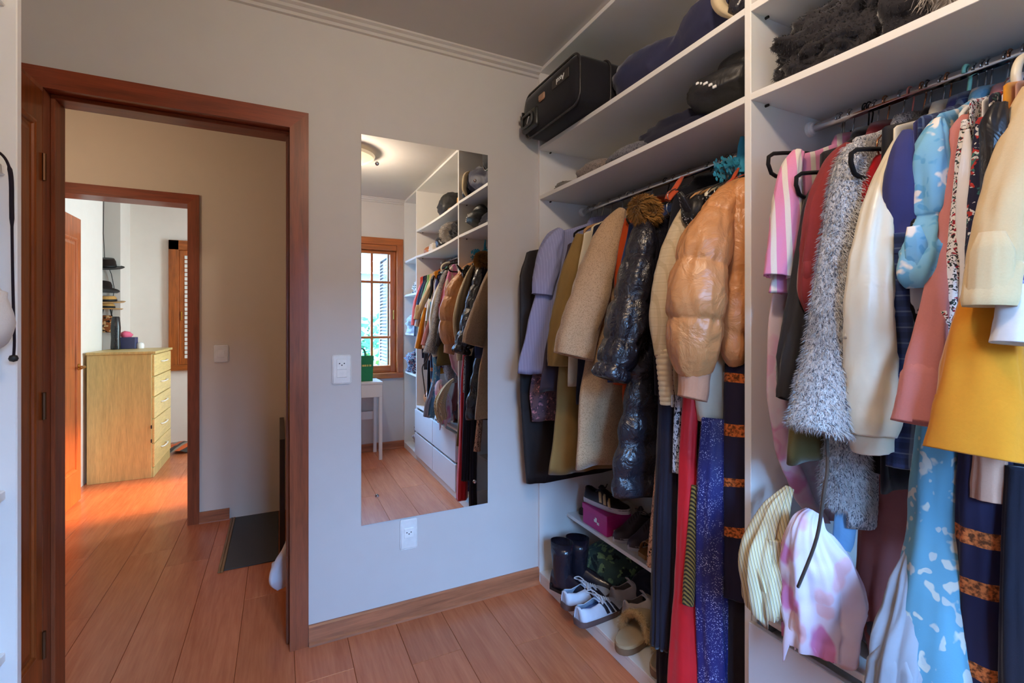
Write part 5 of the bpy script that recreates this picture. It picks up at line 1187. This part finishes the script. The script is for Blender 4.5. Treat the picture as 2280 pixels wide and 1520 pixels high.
# tan handbag on the drawer chest
hb = lump('tan_handbag', 'tan leather handbag on the drawer chest, seen in the mirror', 'bag', (1.33, -0.14, 0.61), (0.1, 0.11, 0.085), leather('tan_leather', (176, 104, 54), 0.4), 0.531, 0.06, 1.5, 16)
MB().tube(smooth_path([(1.33, -0.2, 0.68), (1.33, -0.18, 0.78), (1.33, -0.12, 0.79), (1.33, -0.08, 0.68)], 14), 0.006, 6).build('bag_handle', leather('tan_leather', (176, 104, 54)), hb, smooth=True)
for (nm, lb, c, r, z0, m, sd) in (
    ('linen_pile', 'pile of white and black linen in the end bay, seen in the mirror', (1.40, -0.54, 1.68), (0.17, 0.17, 0.09), 1.621, floral('monochrome_print', (226, 224, 220), [(24, 24, 26)], 22, 0.42), 21),
    ('towel_pile', 'heap of pale blue towels in the end bay, seen in the mirror', (1.36, -0.54, 1.30), (0.2, 0.17, 0.13), 1.221, fabric('towel_blue', (170, 182, 196)), 22),
    ('dark_clothes_pile', 'heap of dark clothes in the end bay, seen in the mirror', (1.36, -0.54, 0.92), (0.2, 0.17, 0.14), 0.821, M_dkfl, 23),
    ('floral_pile', 'heap of floral cloth low in the end bay, seen in the mirror', (1.38, -0.54, 0.16), (0.14, 0.16, 0.12), 0.064, M_redfl, 24)):
    lump(nm, lb, 'clothes', c, r, m, z0, 0.28, 2.4, sd, 'piles in the end bay')
lump('grey_blanket_fold', 'grey folded blanket on the drawer chest behind the pink dress', 'blanket', (1.40, 0.62, 0.60), (0.16, 0.12, 0.08), fabric('grey_blanket', (96, 96, 104)), 0.531, 0.15, 2, 31)
lump('white_linen_fold', 'white folded linen on the drawer chest under the pink dress', 'linen', (1.33, 0.50, 0.56), (0.12, 0.09, 0.04), fabric('white_linen', (206, 204, 208)), 0.531, 0.12, 2, 32)

# ================================================================== shoes
def sneaker(name, label, heel, toe, z, up, sole, stripe=None, lace=(230, 230, 236), lining=(60, 70, 110), group=None, high=1.0, roll_=0.0):
    a = Vector((toe[0]-heel[0], toe[1]-heel[1], 0)); L = a.length; ang = math.atan2(a.y, a.x)
    t = thing(name, label, 'shoe', (heel[0], heel[1], z), group, (roll_, 0, ang))
    def hw(s): return L*(0.125+0.05*math.sin(math.pi*min(1, s*0.9+0.05))+0.028*math.exp(-((s-0.7)/0.16)**2))*(1 if s > 0.02 else 0.9)*(1-max(0, (s-0.86)/0.14)**2.2*0.75)*(1-max(0, (0.07-s)/0.07)**2*0.45)
    def mid(s): return -0.02*L*math.sin(math.pi*s)
    S_ = [0.0, 0.012, 0.04, 0.09, 0.17, 0.27, 0.37, 0.47, 0.57, 0.67, 0.77, 0.86, 0.92, 0.965, 0.99, 1.0]
    th = 0.092*L
    poly = [(s*L, mid(s)+hw(s)) for s in S_] + [(s*L, mid(s)-hw(s)) for s in reversed(S_)]
    sm = plain('sole_'+name, sole, 0.6)
    MB().rings([[(x*1.0, y*k, zz) for x, y in poly] for zz, k in ((0, 0.93), (0.006, 1.0), (th*0.5, 1.02), (th, 1.0))], True, True, True).build('sole', sm, t, smooth='auto', local=True)
    def top(s):   # height of the upper along the shoe
        pts = [(0, 0.27), (0.06, 0.285), (0.2, 0.245), (0.34, 0.27), (0.45, 0.30), (0.6, 0.225), (0.75, 0.15), (0.88, 0.125), (0.96, 0.10), (1, 0.06)]
        for p, q in zip(pts[:-1], pts[1:]):
            if p[0] <= s <= q[0]: f = (s-p[0])/(q[0]-p[0]); return (p[1]+(q[1]-p[1])*f)*L*high
    um = leather('upper_'+name, up, 0.45, 0.4, 60, 0.15)
    K = 15; mb = MB(); rows = [i/29 for i in range(30)]
    for s in rows:
        w = hw(s)*0.98; h = top(s)-th*0.7
        for k in range(K):
            a_ = math.pi*k/(K-1)
            yy = math.copysign(abs(math.cos(a_))**0.62, math.cos(a_)); zz = math.sin(a_)**0.75
            sh_ = 1-0.28*zz
            mb.v.append((s*L*0.985+0.004, mid(s)+yy*w*sh_, th*0.7+zz*h))
    for i in range(len(rows)-1):
        for k in range(K-1):
            s = (rows[i]+rows[i+1])/2
            if 0.03 < s < 0.38 and 5 <= k <= K-7: continue     # the foot opening
            a0 = i*K+k; mb.f.append((a0, a0+1, a0+K+1, a0+K))
    o = mb.build('upper', um, t, smooth=True, local=True)
    so_ = o.modifiers.new('thickness', 'SOLIDIFY'); so_.thickness = 0.003; so_.offset = 0
    MB().rings([[(x*0.94+0.008, y*0.86, zz) for x, y in poly] for zz in (th, th+0.004)], True, True, True).build('insole', fabric('lining_'+name, lining), t, local=True)
    # tongue, laces, side stripes
    tg = [(0.62, 0.20), (0.5, 0.27), (0.42, 0.325), (0.37, 0.37)]
    mb = MB(); mb.rings([[(s*L, mid(s)+L*0.075*c_, (h-0.006*abs(c_)*4)*L*high+dz) for c_ in (-1, -0.5, 0, 0.5, 1)] for s, h in tg for dz in (0.002,)], False); o = mb.build('tongue', um, t, smooth=True, local=True)
    m2 = o.modifiers.new('thickness', 'SOLIDIFY'); m2.thickness = 0.004
    if lace:
        lm_ = fabric('lace_'+name, lace)
        for i in range(5):
            s = 0.46+i*0.05; h = top(s)+0.006
            MB().tube([(s*L-0.006, mid(s)-L*0.075, h-0.012), (s*L, mid(s), h+0.002), (s*L+0.006, mid(s)+L*0.075, h-0.012)], 0.0028, 6).build('lace', lm_, t, smooth=True, local=True)
        MB().tube(smooth_path([(0.46*L, 0, top(0.46)+0.01), (0.42*L, 0.03, top(0.42)+0.02), (0.36*L, 0.045, top(0.4)+0.012), (0.42*L, 0.02, top(0.42)+0.008), (0.44*L, -0.02, top(0.42)+0.016), (0.38*L, -0.05, top(0.42)), (0.45*L, 0, top(0.46)+0.01)], 28), 0.0024, 6).build('lace_bow', lm_, t, smooth=True, local=True)
    if stripe:
        for sd in (-1, 1):
            for i in range(3):
                R = []
                for f in (0.0, 0.35, 0.7, 1.0):
                    s = 0.70-i*0.105-0.10*f*0.9; a_ = (0.05+0.33*f)*math.pi
                    w = hw(s)*0.98; h = top(s)-th*0.7; yy = math.cos(a_)**0.62; zz = math.sin(a_)**0.75
                    y = mid(s)+sd*(yy*w*(1-0.28*zz)+0.0034)
                    R.append([(s*L*0.985+0.004-0.008, y, th*0.7+zz*h), (s*L*0.985+0.004+0.008, y, th*0.7+zz*h)])
                o = MB().rings(R, False).build('side_stripe', plain('stripe_'+name, stripe, 0.5), t, smooth=True, local=True)
                m3 = o.modifiers.new('thickness', 'SOLIDIFY'); m3.thickness = 0.0015; m3.offset = 0
    MB().rings([[(0.006+0.004*math.cos(a_)*0, y*1.0, zz) for y in (-hw(0.03)*0.5, hw(0.03)*0.5)] for a_, zz in ((0, th), (0, top(0.02)*0.95))], False).build('heel_tab', plain('heel_'+name, dk(up, 0.9), 0.5), t, local=True)
    return t
ZB = 0.0625
SH = 'shoes on the bottom board'
sneaker('white_striped_sneaker', 'white blue sneaker with three dark side stripes, front one of the pair', (1.115, 1.672), (1.385, 1.712), ZB, (206, 214, 232), (96, 74, 72), (34, 36, 52), (226, 228, 240), (120, 150, 206), SH)
sneaker('white_striped_sneaker', 'white blue sneaker with dark stripes half hidden behind its twin', (1.128, 1.80), (1.395, 1.815), ZB, (206, 214, 232), (96, 74, 72), (34, 36, 52), (226, 228, 240), (120, 150, 206), SH)
sneaker('grey_sneaker', 'pale grey sneaker beside the beige slipper', (1.318, 1.615), (1.57, 1.60), ZB, (190, 176, 172), (176, 160, 140), None, None, (150, 140, 140), SH, 1.15)
sneaker('grey_sneaker', 'pale grey sneaker deeper in, behind its twin', (1.335, 1.725), (1.58, 1.72), ZB, (190, 180, 178), (176, 160, 140), None, None, (120, 104, 104), SH, 1.15)
def slipper(label, heel, toe):
    a = Vector((toe[0]-heel[0], toe[1]-heel[1], 0)); L = a.length
    t = thing('fleece_slipper', label, 'slipper', (heel[0], heel[1], ZB), 'beige fleece slippers', (0, 0, math.atan2(a.y, a.x)))
    def hw(s): return L*(0.165+0.04*math.sin(math.pi*s))*math.sqrt(max(0.0, 1-abs(2*s-1)**4.5))
    ss = [0, 0.02, 0.06, 0.13, 0.25, 0.4, 0.55, 0.7, 0.82, 0.91, 0.97, 1.0]
    poly = [(s*L, hw(s)) for s in ss]+[(s*L, -hw(s)) for s in reversed(ss[1:-1])]
    MB().rings([[(x, y*k, z) for x, y in poly] for z, k in ((0, 0.95), (0.004, 1.0), (0.024, 1.0))], True, True, True).build('sole', plain('slipper_sole', (132, 104, 78), 0.7), t, smooth='auto', local=True)
    MB().rings([[(x*0.985+0.002, y*k, z) for x, y in poly] for z, k in ((0.024, 0.98), (0.032, 0.96), (0.035, 0.9))], True, True, True).build('insole', fabric('slipper_fleece', (190, 166, 130)), t, smooth='auto', local=True)
    R = []
    for s in (0.46, 0.5, 0.6, 0.72, 0.84, 0.93, 0.985):
        w = hw(s)*1.04; h = 0.085*(1-((s-0.46)/0.54)**2*0.62)
        R.append([(s*L+0.012*(1-math.sin(a_))*(-1), math.cos(a_)*w, 0.022+math.sin(a_)**0.8*h) for a_ in [math.pi*k/16 for k in range(17)]])
    o = MB().rings(R, False).build('upper', fabric('slipper_fleece', (190, 166, 130)), t, smooth=True, local=True)
    m = o.modifiers.new('thickness', 'SOLIDIFY'); m.thickness = 0.008
    MB().tube(R[0], 0.011, 8).build('fleece_rim', fabric('slipper_rim', (206, 174, 126)), t, smooth=True, local=True)
    spikes(t, 'fleece', [c for c in t.children if c.name.startswith('fleece_rim')][0], 1500, 0.012, fabric('slipper_rim', (206, 174, 126)), 3, 0.1, 0.0009)
slipper('beige fleece slipper lying open beside the white sneaker', (1.165, 1.455), (1.41, 1.545))
slipper('beige fleece slipper half hidden by the black dress', (1.20, 1.30), (1.43, 1.385))
def boot(label, c, ang, h=0.23, lean=0.0):
    t = thing('black_boot', label, 'boot', (c[0], c[1], ZB), 'black leather boots', (lean, 0, ang))
    bm_ = leather('black_boot_leather', (34, 32, 44), 0.22, 0.6, 30, 0.3)
    P = [(Vector((0.03, 0, h)), 0.052), (Vector((0.03, 0, h*0.75)), 0.05), (Vector((0.03, 0, h*0.45)), 0.042), (Vector((0.035, 0, h*0.28)), 0.043), (Vector((0.05, 0, 0.03)), 0.048)]
    R = []
    for p, r in P: R.append([(p.x+r*1.1*math.cos(a), r*0.82*math.sin(a), p.z) for a in [2*math.pi*k/20 for k in range(20)]])
    R.insert(0, [(0.03+0.048*math.cos(a), 0.036*math.sin(a), h-0.05) for a in [2*math.pi*k/20 for k in range(20)]])
    MB().rings(R, True, True, False).build('shaft', bm_, t, smooth=True, local=True)
    R = []
    for s, w, hh in ((0.0, 0.028, 0.075), (0.03, 0.034, 0.085), (0.1, 0.036, 0.08), (0.15, 0.041, 0.06), (0.2, 0.042, 0.05), (0.235, 0.034, 0.042), (0.255, 0.014, 0.03)):
        R.append([(s-0.02, math.cos(a)*w, 0.012+max(0, math.sin(a))*hh) for a in [2*math.pi*k/18 for k in range(18)]])
    MB().rings(R, True, True, True).build('foot', bm_, t, smooth=True, local=True)
    MB().rings([[(s-0.02, y*w, z) for s, w, y in [(0, 0.03, 1), (0.05, 0.037, 1), (0.15, 0.043, 1), (0.21, 0.044, 1), (0.25, 0.024, 1), (0.25, 0.024, -1), (0.21, 0.044, -1), (0.15, 0.043, -1), (0.05, 0.037, -1), (0, 0.03, -1)]] for z in (0, 0.014)], True, True, True).build('sole', M_dark, t, local=True)
    MB().bbox(-0.022, 0.03, -0.03, 0.03, 0.0, 0.03, b=0.003).build('heel', M_dark, t, local=True)
    return t
boot('shiny black leather boot nearest the wall', (1.19, 1.955), -1.1)
boot('shiny black leather boot right behind the white sneakers', (1.275, 1.955), -0.85)
lump('green_leaf_bag', 'green leaf print cloth bag behind the boots', 'bag', (1.50, 1.90, 0.14), (0.14, 0.14, 0.09), floral('green_leaf_print', (60, 84, 80), [(30, 44, 50), (120, 150, 110)], 18, 0.36, wob=0.1), ZB, 0.14, 1.8, 41)
lump('dark_rucksack', 'dark blue cloth bag lying at the back of the shoe board', 'bag', (1.56, 1.64, 0.13), (0.12, 0.12, 0.07), fabric('dark_blue_nylon', (34, 34, 46)), ZB, 0.14, 1.8, 42)
# on the shoe shelf
ZSS = 0.334
pk = thing('shoe_box', 'magenta pink cardboard box on the shoe shelf', 'box', (1.42, 1.885, ZSS))
MB().bbox(1.362, 1.50, 1.79, 1.985, ZSS, 0.43, b=0.002).build('box_body', plain('magenta_card', (196, 36, 128), 0.5), pk)
MB().bbox(1.359, 1.503, 1.787, 1.988, 0.405, 0.432, b=0.002).build('box_lid', plain('magenta_card', (196, 36, 128), 0.5), pk)
for y0, y1, z0, z1 in ((1.868, 1.89, 0.372, 0.384), (1.868, 1.882, 0.384, 0.394), (1.85, 1.866, 0.365, 0.377)): boxpart('printed_mark', M_plast, pk, 1.3606, 1.3616, y0, y1, z0, z1, bev=0.0002)
boxpart('printed_mark', M_plast, pk, 1.40, 1.445, 1.7888, 1.7898, 0.352, 0.362, bev=0.0002)
bsn = sneaker('black_striped_sneaker', 'black sneaker with gold stripes standing on the pink box', (1.40, 2.01), (1.47, 1.76), 0.4335, (32, 28, 36), (206, 200, 204), (206, 180, 130), (40, 36, 40), (30, 26, 30), 'sneakers on the shoe shelf')
sneaker('dark_high_sneaker', 'dark grey high-top sneaker beside the pink box', (1.60, 1.715), (1.365, 1.745), ZSS, (58, 50, 58), (186, 180, 182), None, (60, 56, 60), (30, 26, 30), 'sneakers on the shoe shelf', 1.6)
sneaker('dark_high_sneaker', 'dark grey high-top sneaker next to the golden sandal', (1.61, 1.635), (1.375, 1.655), ZSS, (58, 50, 58), (206, 196, 178), None, (60, 56, 60), (30, 26, 30), 'sneakers on the shoe shelf', 1.6)
sd = thing('gold_sandal', 'gold strappy sandal on the shoe shelf', 'sandal', (1.45, 1.575, ZSS))
M_goldl = leather('gold_leather', (150, 104, 56), 0.3)
MB().prism([(1.375, 1.55), (1.39, 1.535), (1.5, 1.54), (1.61, 1.555), (1.615, 1.59), (1.5, 1.605), (1.40, 1.61), (1.378, 1.595)], ZSS, ZSS+0.018).build('sole', M_goldl, sd)
for x, h in ((1.41, 0.045), (1.435, 0.05), (1.47, 0.055), (1.57, 0.085)):
    MB().tube([(x, 1.575+0.038*math.cos(a), ZSS+0.016+h*math.sin(a)) for a in [math.pi*k/12 for k in range(13)]], [(0.009, 0.002)]*13, 6).build('strap', M_goldl, sd, smooth=True)
tbx = thing('tan_box', 'tall narrow tan box standing on the shoe shelf', 'box', (1.51, 1.63, ZSS))
tx0, tx1 = 1.475, 1.535
MB().bbox(1.60, 1.66, 1.635, 1.72, ZSS, 0.56, b=0.002).build('box_body', plain('tan_card', (176, 116, 92), 0.6), tbx)
MB().bbox(1.598, 1.662, 1.633, 1.722, 0.53, 0.562, b=0.002).build('box_lid', plain('tan_card', (176, 116, 92), 0.6), tbx)
sneaker('brown_loafer', 'dark brown shoe at the far end of the shoe shelf', (1.62, 2.05), (1.40, 2.07), ZSS, (70, 44, 36), (40, 32, 30), None, None, (50, 40, 36), 'sneakers on the shoe shelf')
